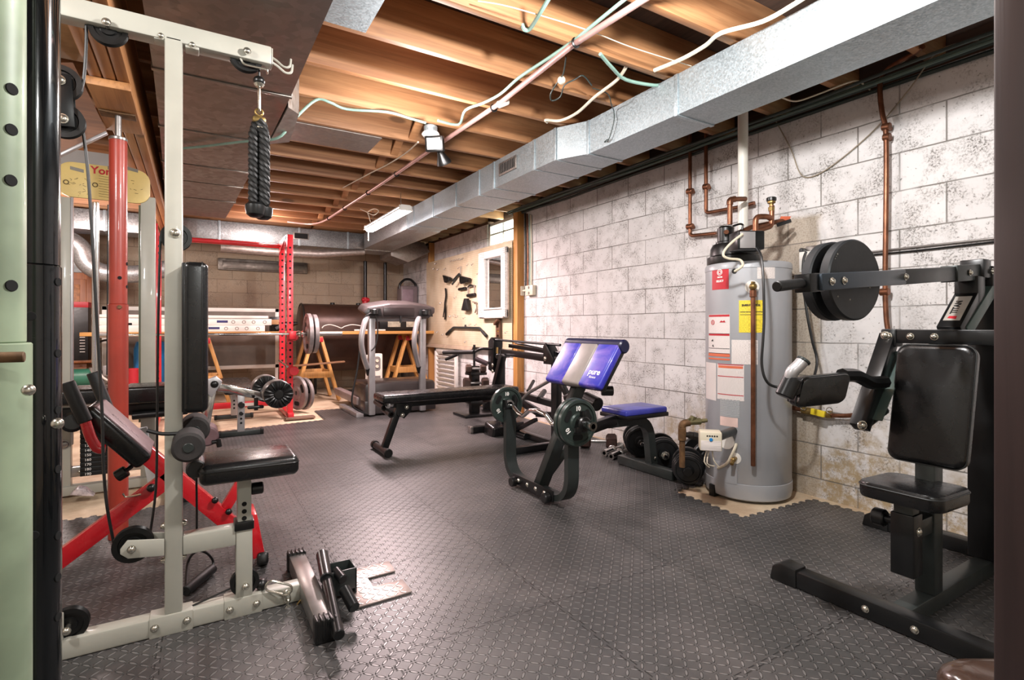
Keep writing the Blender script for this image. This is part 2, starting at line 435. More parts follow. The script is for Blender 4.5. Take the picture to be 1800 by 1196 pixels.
cabledrk = M('dark cable', '#27332f', .5, 0, .1, 10)
cableblk = M('black cable', '#161616', .4, 0, .1, 10)
yellow = M('yellow paper', '#e8cf2e', .5, 0, .05, 10)
signyel = M('tan yellow sign', '#d7bd78', .42, 0, .08, 6)
redp = M('red print', '#b3202c', .45, 0, .04, 8)
inkb = M('black print', '#1c1a1a', .6, 0, 0, 1)
whitep = M('white print', '#eeeae6', .5, 0, 0, 1)
orangep = M('orange print', '#cf6a4a', .5, 0, .04, 8)
paper = m_text_lines('printed label', '#ded6d2', '#5a4a48')
paper_y = m_text_lines('printed yellow label', '#e6cf35', '#4a3d0c', .006)
paper_g = m_text_lines('printed grey label', '#a3a6a8', '#2b2b30', .009, .9)
brownv = M('brown leather', '#37271f', .22, 0, .25, 7, coat=.3)
grip = M('black grip', '#0d0d0d', .5, 0, .2, 30, .3, 200)
def mirror():
    n = N('mirror glass'); n.set(Base_Color=(.9,.9,.9,1), Metallic=1.0, Roughness=.02); return n.mat
mirrorm = mirror()
def glassm():
    n = N('window glass'); n.set(Base_Color=(1,1,1,1), Roughness=.25, Transmission_Weight=1.0, IOR=1.1); return n.mat
glass = glassm()
def glow(name, col, st):
    n = N(name); n.set(Base_Color=(.9,.9,.9,1), Emission_Color=lin(col), Emission_Strength=st); return n.mat
tubeglow = glow('fluorescent tube', '#fff2f2', 9.0)
# ================================================================ SETTING
WX, BY, LX, FY, CZ = 3.18, 9.05, -2.6, -1.6, 2.35
ST('floor', G().box((LX-.2,FY-.2,-.1),(WX+.2,BY+.2,-.012),0), concrete)
g = G(); wy0, wy1, wz = 5.19, 5.89, 2.0
g.box((WX,FY-.2,-.05),(WX+.2,wy0,2.31),0).box((WX,wy1,-.05),(WX+.2,BY+.2,2.31),0).box((WX,wy0,-.05),(WX+.2,wy1,wz),0)
ST('wall_right', g, white_block)
ST('wall_back', G().box((LX-.2,BY,-.05),(WX,BY+.2,2.31),0), beige_block)
ST('wall_left', G().box((LX-.2,FY-.2,-.05),(LX,BY,2.6),0), grey_block)
ST('wall_front', G().box((LX,FY-.2,-.05),(WX,FY,2.6),0), grey_block)
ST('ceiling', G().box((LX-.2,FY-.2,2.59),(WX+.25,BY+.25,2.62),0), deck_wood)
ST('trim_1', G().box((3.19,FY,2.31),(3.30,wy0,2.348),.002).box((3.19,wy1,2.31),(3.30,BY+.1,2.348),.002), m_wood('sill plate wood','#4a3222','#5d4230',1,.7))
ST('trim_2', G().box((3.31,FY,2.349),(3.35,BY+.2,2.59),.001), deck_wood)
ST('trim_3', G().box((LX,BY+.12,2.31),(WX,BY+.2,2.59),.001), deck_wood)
# furring studs beside the pegboard
for nm, y0 in (('trim_4',5.06),('trim_5',7.62)):
    ST(nm, G().box((3.09,y0-.045 if nm=='trim_4' else y0,-.01),(3.18,y0+.045,2.31),.003), stud_wood)
# window high in the right wall
g = G(); fx0, fx1 = 3.20, 3.26
for a, b in (((fx0,wy0,wz),(fx1,wy0+.04,2.31)),((fx0,wy1-.04,wz),(fx1,wy1,2.31)),((fx0,wy0,wz),(fx1,wy1,wz+.035)),((fx0,wy0,2.275),(fx1,wy1,2.31)),
             ((fx0+.01,wy0,2.16),(fx1-.01,wy1,2.18)),((fx0+.01,5.53,wz),(fx1-.01,5.55,2.3))): g.box(a,b,.002)
w = ST('window_1', g, white)
o = P(w, 'window_pane', G().box((3.228,wy0+.03,wz+.03),(3.232,wy1-.03,2.28),0), glass)
P(w, 'window_sill', G().box((3.13,wy0-.02,wz-.03),(3.22,wy1+.02,wz),.003), white)

# joists
ORD = ['first','second','third','fourth','fifth','sixth','seventh','eighth','ninth','tenth','eleventh','twelfth','thirteenth','fourteenth','fifteenth','sixteenth','seventeenth','eighteenth','nineteenth','twentieth','twenty-first','twenty-second']
JY = [2.39+.411*k for k in range(-5,16)]
for i, y in enumerate(JY):
    S('ceiling_joist', f'bare wooden ceiling joist spanning above the gym, {ORD[i]} counting from the camera end', 'joist',
      G().box((LX+.01,y,2.35),(3.30,y+.038,2.588),.003), joist_wood, 'bare joists under the floor above')
for i, y in enumerate(JY[7:18]):
    for s in (0,1):
        a, b = (2.37,2.57) if s else (2.57,2.37)
        S('joist_bridging', 'narrow wooden bridging strip nailed crosswise between two joists', 'wood strip',
          G().beam((1.34+.075*s,y+.04,a),(1.34+.075*s,y+.409,b),.018,.06,up=X_), joist_wood, 'cross bridging between the joists')
# girder of three plies
t = thing('ceiling_girder','thick three-ply wooden girder held up by the red jack post','girder',(-.32,3,2.06))
for x in (-.385,-.337,-.289):
    P(t,'ply',G().box((x,FY+.02,2.062),(x+.044,7.52,2.348),.003), girder_wood)
S('bearing_plate','short wooden plank pressed under the girder by the red post','wooden plate',G().box((-.395,2.79,2.025),(-.24,3.40,2.06),.003), girder_wood)

# left ceiling duct with cross-broken panels
def duct(name,label,yy,zb,zt,mat,cleats=True,group=None):
    """yy: list of (y, x0, x1)"""
    c0 = yy[0]; t = thing(name,label,'duct',((c0[1]+c0[2])/2,c0[0],zb),group)
    g = G(); bm = g.bm
    for (ya,a0,a1),(yb,b0,b1) in zip(yy,yy[1:]):
        q = [V((a0,ya,zb)),V((a1,ya,zb)),V((b1,yb,zb)),V((b0,yb,zb))]; top = [p+Z_*(zt-zb) for p in q]
        m = sum(q,V())/4+V((0,0,-.018)); vq=[bm.verts.new(p) for p in q]; vt=[bm.verts.new(p) for p in top]; vm=bm.verts.new(m)
        for i in range(4):
            bm.faces.new([vq[i],vm,vq[(i+1)%4]]); bm.faces.new([vq[i],vq[(i+1)%4],vt[(i+1)%4],vt[i]])
        bm.faces.new(vt)
    P(t,'sheet_body',g,mat)
    if cleats:
        for (y,a0,a1) in yy[1:-1]:
            g = G(); g.box((a0-.006,y-.012,zb-.006),(a1+.006,y+.012,zb+.002),.001)
            g.box((a1,y-.012,zb),(a1+.007,y+.012,zt),.001).box((a0-.007,y-.012,zb),(a0,y+.012,zt),.001)
            P(t,'drive_cleat',g,mat)
    return t
t = duct('main_duct','broad dull metal duct with cross-creased panels under the joists at left',
     [(-1.5,-.16,.41),(.35,-.16,.41),(1.55,-.155,.405),(2.75,-.16,.395),(3.52,-.175,.375),(4.26,-.195,.345),(4.75,-.21,.32),(5.35,-.225,.30),(6.2,-.24,.26)],2.13,2.335,dark_galv)
P(t,'takeoff_collar',G().prism([(.40,2.86,2.12),(.47,2.98,2.14),(.49,3.46,2.14),(.38,3.5,2.12)],(0,0,.2)),galv_dull,'grey flared branch collar')
for i,(x0,x1,y0,y1,lb) in enumerate(((.42,.66,2.03,2.385,'grey sheet metal panning nailed between joists near the top edge'),(.48,1.13,3.665,4.03,'pinkish grey sheet metal panning between joists above the flood lamp'))):
    S('joist_pan',lb,'sheet metal',G().box((x0,y0,2.344),(x1,y1,2.349),0), galv_dull if i else galv)

# right trunk duct
t = duct('supply_duct','long bright galvanised supply duct running beside the white block wall',
     [(-1.5,2.18,2.463),(.22,2.18,2.463),(.62,2.18,2.463),(1.93,2.18,2.463),(2.66,2.18,2.463),(2.87,2.07,2.463),(3.13,2.07,2.463),(3.72,2.07,2.463),(3.98,2.07,2.463),(4.45,2.07,2.463),(5.0,2.07,2.463),(5.55,2.07,2.463),(6.1,2.07,2.463),(7.5,2.07,2.463)],2.13,2.345,galv)
g=G(); g.box((2.056,3.36,2.20),(2.069,3.62,2.30),.002); g.m=1; g.box((2.054,3.38,2.215),(2.058,3.60,2.285),0); g.m=0
for k in range(9): g.box((2.050,3.39+k*.024,2.215),(2.057,3.394+k*.024,2.285),0)
P(t,'side_register',g,[galv_dull,hole],'small dull metal air register')
P(t,'foil_wrap',G().box((2.055,5.75,2.118),(2.475,7.52,2.343),.01),foil,'crinkled foil wrap')
t = thing('cross_duct','silver flecked duct running across the far end below the joists','duct',(.2,7.6,2.11))
P(t,'sheet_body',G().box((-2.3,7.58,2.11),(2.475,7.98,2.345),.004),foil)
for x in (-.9,.25,1.2,1.85): P(t,'drive_cleat',G().box((x-.014,7.572,2.105),(x+.014,7.985,2.348),.001),galv)
g=G(); g.box((1.12,7.566,2.19),(1.32,7.579,2.28),.002); g.m=1; g.box((1.135,7.563,2.2),(1.305,7.567,2.27),0)
P(t,'end_register',g,[galv_dull,hole])
t=thing('branch_duct','short galvanised elbow turning down to the right wall at the far corner','duct',(2.8,8.0,2.0))
P(t,'sheet_body',G().prism([(2.48,7.6,2.30),(3.0,7.6,2.30),(3.1,7.6,2.16),(2.75,7.6,1.98),(2.48,7.6,2.06)],(0,.55,0),.004),galv_dull)
S('foil_roll','grey foil insulation sleeve hanging below the far cross duct','insulation',
  G().tube([AY(388,436,7.45),AY(470,443,7.45),AY(560,447,7.45),AY(640,443,7.45)],[.055,.06,.06,.045],14), galv_dull)
S('wall_vent','narrow old metal vent frame high on the far wall','vent',G().box((.28,9.0,1.86),(1.55,9.05,2.04),.01).box((.34,8.985,1.88),(1.49,9.0,2.0),.01), dark_galv)

# boards and panels in the left ceiling corner
S('ceiling_board','rough beige board fixed over the joists beside the girder','board',G().box((-1.4,2.2,2.325),(-.40,3.34,2.349),.002), M('beige board','#b39c78',.8,0,.15,12,.4,60))
pp=[AY(60,110,3.35),AY(128,110,3.35),AY(148,150,3.35),AY(188,231,3.35),AY(60,292,3.35)]
t=thing('stair_soffit','dark brown sloping stair underside with a pale edge strip, left of the girder','stair',(-.8,3.35,2.0))
P(t,'panel',G().prism(pp,(0,.05,0)),ply_wood)
P(t,'edge_strip',G().beam(AY(60,292,3.34)-Z_*.008,AY(188,231,3.34)-Z_*.008,.03,.014),silver,'pale metal edge strip')
S('insulation_board','white insulation board standing under the joists behind the stair soffit','board',G().box((-2.2,5.1,2.10),(-.42,5.14,2.348),.002), M('blue white board','#dfe6ea',.6,0,.04,8))

# floor mats
def teeth(poly, tooth=.03, amp=.011):
    out=[]
    for a,b,flag in poly:
        a,b=V((*a,0)),V((*b,0)); d=b-a; L=d.length; d.normalize(); n=V((d.y,-d.x,0))
        out.append(a)
        if flag:
            k=int(L/tooth/2)*2
            for i in range(1,k):
                q=a+d*(L*i/k); s=amp if i%2 else -amp
                out += [q-d*.003-n*s, q+d*.003+n*s]
    return out
pts=[(-2.0,-1.0),(3.09,-1.0),(3.09,1.72),(2.478,1.745),(2.52,2.255),(3.10,2.26),(3.10,6.6),(1.22,6.61),(1.20,5.91),(-.12,5.74),(-.12,3.54),(-2.0,3.54)]
fl=[0,1,1,1,1,0,1,1,1,1,1,0]
poly=teeth([(pts[i],pts[(i+1)%len(pts)],fl[i]) for i in range(len(pts))])
S('foam_floor_mat','black interlocking foam mat with raised diamond tread covering most of the concrete','floor mat',
  G().prism([p-Z_*.0115 for p in poly],(0,0,.0115)), foam)

# ================================================================ CEILING SERVICES
def cable(name,label,pts,r,mat,cat='cable',sm=5,group=None):
    return S(name,label,cat,G().tube(pts,r,8,smooth=sm),mat,group)
t=thing('service_pipe','pale pinkish copper pipe strapped along the underside of the joists','pipe',(1.45,3,2.32))
pz=2.325
pp=[FZ(1240,-68,pz),FZ(1130,0,pz),FZ(1008,78,pz),FZ(878,182,pz),FZ(765,258,pz),FZ(700,303,pz),FZ(648,338,pz),FZ(605,366,pz),FZ(575,386,pz)]
P(t,'tube',G().tube(pp,.0145,12),pinkpipe)
for u,v in ((1012,75),(868,190),(764,259),(697,306),(647,339),(606,366),(578,384)):
    a=FZ(u,v,pz); P(t,'pipe_clip',G().torus(a,pp[3]-pp[4],.019,.006,16,6),blackp,'black pipe clip')
a=FZ(884,181,pz); P(t,'coupling',G().cyl(a-V((-.01,.035,0)),a+V((-.01,.035,0)),.021),white,'white coupling')
P(t,'end_branch',G().tube([FZ(575,386,pz),FZ(560,392,pz),FZ(540,394,pz),FZ(505,390,2.34)],.010,8,smooth=3),pinkpipe)
z=2.338
cable('electric_cable','sage green cable draped from the big duct to the flood lamp box',[FZ(300,262,2.10),FZ(345,259,2.10),FZ(420,250,2.10),FZ(487,243,2.10),FZ(515,212,2.2),FZ(555,176,z),FZ(580,180,z),FZ(610,192,z),FZ(680,197,z),FZ(720,208,z),FZ(748,216,2.3)],.008,cablegrn)
cable('electric_cable','green cable following the pale pipe from the flood lamp to the top of the photo',[FZ(770,212,2.3),FZ(806,219,z),FZ(818,194,z),FZ(850,181,z),FZ(880,165,z),FZ(913,136,z),FZ(960,105,z),FZ(1005,74,z),FZ(1050,38,z),FZ(1110,-10,z),FZ(1180,-60,z)],.008,cablegrn)
cable('electric_cable','green cable hooked over a joist at the top centre',[FZ(968,-8,2.36),FZ(950,22,z),FZ(932,50,z),FZ(922,52,z),FZ(918,42,2.36)],.009,cablegrn)
cable('electric_cable','short green cable dipping from a joist to the bright duct top',[FZ(1055,95,z),FZ(1075,118,z),FZ(1100,140,z),FZ(1150,150,z),FZ(1168,146,2.36)],.009,cablegrn)
cable('electric_cable','thick cream cable running from the top right corner to a joist edge',[FZ(1440,-22,z),FZ(1395,8,z),FZ(1340,38,z),FZ(1268,58,z),FZ(1240,80,z),FZ(1200,103,z),FZ(1150,124,z)],.010,cablewht)
cable('electric_cable','cream cable looping from a dark bay down to a curled end by the duct',[FZ(1105,110,2.37),FZ(1085,140,z),FZ(1046,170,z),FZ(1015,198,z),FZ(985,212,z),FZ(960,211,z),FZ(962,215,z)],.009,cablewht)
cable('bell_wire','thin white wire stapled diagonally across the nearest lit joists',[FZ(840,2,2.352),FZ(900,13,2.346),FZ(1030,52,2.346),FZ(1110,83,2.346),FZ(1215,116,2.346)],.0025,cablewht,'wire')
cable('bell_wire','thin pale wire sagging from the flood lamp toward the far joists',[FZ(735,250,2.25),FZ(712,270,2.34),FZ(680,290,z),FZ(650,305,z),FZ(603,330,z)],.005,cablewht,'wire')
t=thing('wire_bundle','tangled cloth-covered wire with loop hanging from the joist by the pale pipe','wire',FZ(985,138,2.34))
P(t,'coil',G().tube([FZ(995,100,2.35),FZ(990,130,z),FZ(980,145,z),FZ(968,165,2.3),FZ(970,177,2.29),FZ(985,170,2.3),FZ(992,150,2.33),FZ(1010,140,z),FZ(1025,133,z),FZ(1040,150,z)],.004,6,smooth=4),cabledrk)
P(t,'knot',G().ball(FZ(987,141,2.33),.022),cablewht)
cable('bell_wire','thin dark wire with a curled end hanging against the bright duct side',[FZ(1042,155,2.34),FZ(1068,165,2.34),FZ(1075,185,2.3),AX(1079,195,2.16),AX(1079,215,2.16),AX(1070,245,2.16),AX(1062,250,2.16),AX(1068,245,2.16)],.003,cabledrk,'wire')
# cable bundle along the wall top
cabledrk2=M('grey green cable','#4f625a',.5)
for k,(x,zz,r,m) in enumerate(((3.14,2.325,.015,cabledrk),(3.10,2.315,.010,cabledrk2),(3.16,2.298,.012,cabledrk),(3.06,2.33,.010,cabledrk),(3.115,2.337,.008,cabledrk2))):
    lb=['dark green cable, thickest of the bundle along the top of the white wall','grey green cable sagging in the bundle along the top of the white wall','dark cable lying lowest in the bundle along the top of the white wall','thin dark cable outermost of the bundle along the top of the white wall','thin grey green cable tucked uppermost in the bundle along the top of the white wall'][k]
    random.seed(k+3)
    cable('wall_cable',lb,[(x+random.uniform(-.012,.012),y/2-.8,zz-.012*abs(math.sin(y*.9+k))) for y in range(0,13)],r,m,group='cables along the wall top')
cable('bell_wire','thin pale wire drooping in a big V across the upper white blocks',[AX(1352,188,3.1),AX(1365,215,3.15),AX(1390,262,3.17),AX(1405,302,3.17),AX(1420,312,3.17),AX(1450,300,3.17),AX(1500,262,3.17),AX(1550,215,3.17),AX(1600,155,3.16),AX(1650,90,3.1),AX(1720,70,3.08)],.0035,M('dull wire','#8d8270',.5),'wire')
cable('bell_wire','thin white wire arching from under the duct to a hole in the wall',[FZ(1375,172,2.3),AX(1400,178,2.9),AX(1440,165,2.95),AX(1500,143,3.05),AX(1520,150,3.12),AX(1531,160,3.18)],.0045,cablewht,'wire')

# flood lamp fixture
b=FZ(757,222,2.345)
t=thing('flood_lamp','black adjustable flood lamp head on a porcelain ceiling box','lamp',b)
P(t,'ceiling_box',G().cyl(b+Z_*.002,b-Z_*.045,.045),galv)
P(t,'porcelain_base',G().lathe([(0,0),(.055,0),(.06,.012),(.045,.03),(.03,.035),(.028,.08),(0,.08)],b-Z_*.045,-Z_,20),white)
h=b+V((.005,-.06,-.135)); ax=V((-.55,-.72,-.25)).normalized(); _,aa,bb=G().frame(ax)
P(t,'swivel_arm',G().tube([b-Z_*.12,b+V((0,-.02,-.13)),h],.012,8),silver)
g=G(); g.obox(h,ax*.03,aa*.06,bb*.05,.008)
for k in range(5): g.obox(h-ax*.038+aa*(.02*k-.04),ax*.012,aa*.003,bb*.045,.001)
L=P(t,'lamp_head',g,blackp)
P(L,'lens',G().obox(h+ax*.031,ax*.002,aa*.045,bb*.036,.001),M('lamp lens','#cfcac6',.3,0,.03,5))
h2=b+V((.075,.02,-.15)); g=G(); g.lathe([(.02,0),(.03,.03),(.05,.07),(.052,.085),(.045,.085),(0,.075)],h2,V((.5,.3,-.75)),20); P(t,'lamp_head',g,blackp)
# shop light
t=thing('shop_light','glowing fluorescent shop light hung on chains beside the bright duct','shop light',(1.765,5.6,2.14))
y0,y1=4.95,6.22
P(t,'reflector',G().prism([(1.69,y0,2.15),(1.72,y0,2.205),(1.81,y0,2.205),(1.84,y0,2.15),(1.832,y0,2.15),(1.806,y0,2.197),(1.724,y0,2.197),(1.698,y0,2.15)],(0,y1-y0,0)),white)
P(t,'diffuser',G().prism([(1.70,y0+.02,2.178),(1.712,y0+.02,2.145),(1.735,y0+.02,2.13),(1.795,y0+.02,2.13),(1.818,y0+.02,2.145),(1.83,y0+.02,2.178)],(0,y1-y0-.04,0),.004),tubeglow,'glowing white diffuser')
for y in (y0+.004,y1-.02): P(t,'end_plate',G().box((1.70,y,2.15),(1.83,y+.016,2.2),.003),white)
for y in (y0+.15,y1-.15):
    P(t,'hanging_chain',G().tube([(1.765,y,2.205),(1.765,y,2.36)],.004,6),zinc)
P(t,'pull_cord',G().tube([(1.74,y1-.05,2.15),(1.74,y1-.05,2.02)],.003,6),cablewht)
cable('lamp_cord','pale cord looping above the fluorescent shop light',[(1.75,6.1,2.21),(1.70,6.0,2.27),(1.66,5.9,2.30),(1.70,5.8,2.32),(1.72,5.7,2.28),(1.68,5.75,2.24),(1.64,5.9,2.30),(1.6,6.0,2.345)],.005,cablewht,'cord')
# ================================================================ COLUMNS
def column(name,label,cx,cyy,r,zs,mat,holes=(),low=1.16,top=2.06,facing=None):
    t=thing(name,label,'column',(cx,cyy,0))
    gs=[G().cyl((cx,cyy,0),(cx,cyy,zs),r*low,n=40,bev=.002), G().cyl((cx,cyy,zs),(cx,cyy,top),r,n=40,bev=.002)]
    for ang,z in holes:
        i=0 if z<zs else 1; rr=(r,r*low)[i==0]; d=V((cos(ang),sin(ang),0)); p=V((cx,cyy,z))+d*(rr-.002)
        gs[i].m=1; gs[i].cyl(p,p+d*.0035,.0085,n=16,bev=.0005)
    P(t,'outer_tube',gs[0],[mat,hole]); P(t,'inner_tube',gs[1],[mat,hole])
    return t
def toward(cx,cyy,off=0.0): return math.atan2(-cyy,-cx)+off
# pale green column at the left edge of view
c=W(-22,500,.78)
th=toward(c.x,c.y)
t=column('jack_post','pale green rust-flecked telescoping steel post, closest to the left edge',c.x,c.y,.043,1.01-(605-HOR)/FOC*.74,greenp,[(th+.62,1.30),(th+.60,1.225),(th+.62,1.07),(th+.63,1.36)],1.16,2.35)
p=W(30,628,.735); P(t,'pin',G().cyl(p-V((.05,.0,0)),p+V((.008,0,0)),.0075),rusty,'rusty locking pin')
p=W(50,686,.76); P(t,'acorn_nut',G().ball(p,.0085),zinc,'shiny domed nut')
c=W(64,500,1.06)
t=column('jack_post','glossy black telescoping steel post standing right of the green post',c.x,c.y,.0375,1.01-(463-HOR)/FOC*1.02,blackpost,[(toward(c.x,c.y)+.95,z) for z in (1.10,.955,.84,.72,.585,.50,.42)]+[(toward(c.x,c.y)-.2,1.03),(toward(c.x,c.y)-.1,.6)],1.06,2.35)
p=W(101,745,1.03); P(t,'acorn_nut',G().ball(p,.011),zinc,'shiny domed nut')
cx,cyy=-.319,3.12
t=column('jack_post','red oxide steel post with bare screw top holding up the girder',cx,cyy,.036,1.01-(535-HOR)/FOC*2.5,redpost,[(toward(cx,cyy)+.15,1.24),(toward(cx,cyy)+1.2,1.31),(toward(cx,cyy)+1.2,1.20)],1.12,1.905)
P(t,'screw_rod',G().cyl((cx,cyy,1.905),(cx,cyy,2.02),.013),steel,'bare threaded screw')
P(t,'top_plate',G().box((cx-.07,cyy-.04,2.016),(cx+.07,cyy+.04,2.024),.001),rusty)
P(t,'collar',G().cyl((cx,cyy,1.895),(cx,cyy,1.912),.038),steel)
p=AY(210,540,cyy-.045); P(t,'pin',G().cyl(p+V((0,.02,0)),p-V((0,.004,0)),.009),rusty)
a=AY(192,570,cyy); b=AY(232,570,cyy); P(t,'cross_pin',G().cyl(a,b,.006),blackp)
# brown post at the right edge
k=W(1744,600,.62)
t=thing('brown_post','dark brown stained post filling the right edge of the photo','post',(k.x+.07,k.y-.07,0))
P(t,'shaft',G().prism([(k.x,k.y,0),(k.x+.10,k.y-.03,0),(k.x+.07,k.y-.13,0),(k.x-.03,k.y-.10,0)],(0,0,2.35),.004),post_wood)
P(t,'base_shoe',G().prism([(k.x-.005,k.y+.006,0),(k.x+.106,k.y-.027,0),(k.x+.073,k.y-.136,0),(k.x-.036,k.y-.103,0)],(0,0,.03),.002),blacks)

# ================================================================ CABLE TOWER
YF=2.05; YC=2.08
def L(u,v,y=YF): return AY(u,v,y)
t=thing('cable_machine','cream grey cable tower with black seat, back pad and pulleys at left foreground','gym machine',(-.06,YC,0))
xr=.338; xl=-.50
P(t,'base_beam',G().box((xl,YF,.002),(xr,YF+.06,.062),.006),cream)
def nx(u,v=1090): return L(u,v).x
for u0,u1 in ((262,339),(394,461)):
    g=G().box((nx(u0),YF-.004,-.0005),(nx(u1),YF+.064,.066),.004)
    s=P(t,'joining_sleeve',g,cream)
    for u in (u0+10,u1-10):
        P(s,'bolt',G().bolt((nx(u),YF-.004,.034),-Y_,.010),zinc)
ux0,ux1=nx(289),nx(321); zt=L(313,66).z
P(t,'main_upright',G().box((ux0,YF,.064),(ux1,YF+.06,zt),.006),cream)
P(t,'rear_upright',G().box((xl,YF,.064),(xl+.06,YF+.06,zt),.006),cream)
a=L(60,8); b=L(478,87); zb=(a.z+b.z)/2; bx1=b.x
P(t,'top_beam',G().box((xl,YF,zb-.032),(bx1,YF+.064,zb+.032),.006),cream)
for u,v in ((283,62),(338,78)):
    p=L(u,v,YF+.0); g=G().box((p.x-.02,YF+.005,p.z-.012),(p.x+.02,YF+.055,p.z+.014),.003); q=P(t,'corner_bracket',g,cream); P(q,'bolt',G().bolt((p.x,YF+.004,p.z),-Y_,.009),zinc)
def pulley(c,r,axis=Y_,w=.022,parent=t,name='pulley'):
    c=V(c); ax=V(axis).normalized(); g=G()
    g.lathe([(.008,-w/2),(r*.42,-w/2),(r*.45,-w*.25),(r*.68,-w*.25),(r*.72,-w/2),(r,-w/2),(r*.86,0),(r,w/2),(r*.72,w/2),(r*.68,w*.25),(r*.45,w*.25),(r*.42,w/2),(.008,w/2)],c,ax,32)
    o=P(parent,name,g,blackp); P(o,'axle_bolt',G().bolt(c-ax*(w/2+.034 if parent is t else w/2),-ax,.010).cyl(c-ax*(w/2+.034 if parent is t else .01),c+ax*(w/2+.004),.007),zinc); return o
# pulleys in the beam
pulley((L(188,30).x,YC+.002,zb-.028),.052); pulley((L(434,95).x,YC+.002,zb-.012),.055)
pulley((L(308,410).x,YC+.07,L(308,410).z),.047,w=.03)
bx=L(308,410); P(t,'axle',G().cyl((bx.x,YF-.002,bx.z),(bx.x,YC+.1,bx.z),.01).bolt((bx.x,YF-.001,bx.z),-Y_,.013),zinc)
# beam end hooks
for dz,dy in ((.018,.05),(-.02,.01)):
    p=V((bx1,YF+dy,zb+dz)); P(t,'storage_hook',G().tube(catmull([p,p+V((.02,-.005,-.012)),p+V((.045,-.008,-.03)),p+V((.065,-.005,-.022)),p+V((.07,0,.008))],4),.0045,8),cream)
P(t,'end_plate',G().box((bx1,YF+.004,zb-.028),(bx1+.004,YF+.06,zb+.028),.001),cream)
P(t,'cable_guard',G().tube(fillet([(bx1-.10,YF+.012,zb-.03),(bx1-.09,YF+.012,zb-.05),(bx1-.015,YF+.012,zb-.05),(bx1-.01,YF+.05,zb-.05),(bx1-.01,YF+.05,zb-.03)],.01),.004,8),zinc)
# cables
P(t,'upper_cable',G().tube([(xl+.05,YC,zb+.036),(L(300,30).x,YC,zb+.036),(L(425,60).x,YC,zb+.040),(L(445,75).x,YC,zb+.036)],.004,8),cableblk)
hx=L(457,110).x
P(t,'drop_cable',G().tube([(L(445,75).x,YC,zb+.036),(hx,YC,zb+.012),(hx,YC,L(457,140,YC).z)],.0035,8,smooth=3),cableblk)
pb=V((hx,YC,L(458,143,YC).z))
P(t,'ball_stop',G().ball(pb,.020,16,.85),blackp); P(t,'ball_cap',G().lathe([(.0,-.022),(.012,-.022),(.018,-.012),(.012,-.005)],pb,Z_,14),zinc)
def carabiner(c,ax,l,w,parent,name='carabiner',side=Y_):
    c=V(c); ax=V(ax).normalized(); sd=V(side); sd=(sd-ax*sd.dot(ax)).normalized()
    return P(parent,name,G().tube(rrect(c,ax*l,sd*w,w*.95,4),.0042,8,closed=True),zinc)
carabiner(pb-Z_*.068,Z_,.046,.013,t)
# floating double pulley
p1,p2=L(108,146,YC),L(113,213,YC)
q=P(t,'pulley_bracket',G().beam(p2-Y_*.02,p1-Y_*.02,.055,.004,up=Y_,ext=.022,bev=.012).beam(p2+Y_*.02,p1+Y_*.02,.055,.004,up=Y_,ext=.022,bev=.012),blacks)
for p in (p1,p2):
    P(q,'pulley_wheel',G().lathe([(.006,-.011),(.02,-.011),(.022,-.005),(.034,-.005),(.037,-.011),(.052,-.011),(.044,0),(.052,.011),(.037,.011),(.034,.005),(.022,.005),(.02,.011),(.006,.011)],p,Y_,32),blackp)
    P(q,'axle_bolt',G().bolt(p-Y_*.023,-Y_,.012),zinc)
cb=[L(152,35,YC),L(151,90,YC),L(147,140,YC),L(141,160,YC)]
P(t,'cable_down',G().tube(cb,.0045,8,smooth=4),cableblk)
P(t,'cable_long',G().tube([L(u,v,YC+.03) for u,v in ((143,215),(150,260),(156,320),(163,430),(170,560),(176,660),(180,740),(182,820),(188,890),(200,955))],.0045,8,smooth=4),cableblk)
P(t,'cable_rear',G().tube([L(u,v,YC+.06) for u,v in ((282,415),(279,520),(277,640),(276,760),(274,860),(263,945))],.004,8,smooth=4),cableblk)
P(t,'cable_seat',G().tube([L(345,820,YC+.03),L(346,900,YC+.03),L(346,965,YC+.03)],.0035,8),cableblk)
# low pulleys
p=L(234,957,YC+.005); pulley(p,.056,w=.026)
for yy in (YF-.006,YF+.06):
    P(t,'pulley_arm',G().prism([(p.x-.03,yy,p.z+.004),(p.x-.012,yy,p.z+.028),(ux0,yy,p.z+.012),(ux0,yy,p.z-.042),(p.x-.01,yy,p.z-.03),(p.x-.03,yy,p.z-.012)],(0,.008,0),.002),cream)
p=L(122,1097,YC); pulley(p,.050,w=.024)
P(t,'pulley_bracket',G().box((L(96,1095).x,YF-.004,.064),(L(112,1095).x,YF+.004,.064+.085),.003),cream)
# seat arm and post
sx0,sx1=nx(415),nx(444); zA=L(370,952).z
P(t,'seat_arm',G().box((ux1,YF+.002,zA-.032),(sx0,YF+.058,zA+.032),.005),cream)
P(t,'seat_post',G().box((sx0,YF,.064),(sx1,YF+.06,L(430,930).z),.005),cream)
zc=L(430,917).z
P(t,'post_collar',G().box((sx0-.005,YF-.005,L(430,932).z),(sx1+.005,YF+.065,zc),.003),blackp)
g=G().box((sx0+.005,YF+.005,zc-.02),(sx1-.003,YF+.055,L(430,838).z),.004)
g.m=1
for v in (887,900,912): g.cyl(((sx0+sx1)/2,YF+.0055,L(431,v).z),((sx0+sx1)/2,YF+.0035,L(431,v).z),.008,n=14,bev=.0005)
P(t,'inner_post',g,[cream,hole])
p=L(430,1022,YC); pulley(p,.046,w=.024)
p=L(452,858,YC+.02); P(t,'adjust_knob',G().cyl(p-X_*.02,p+X_*.02,.022),blackp)
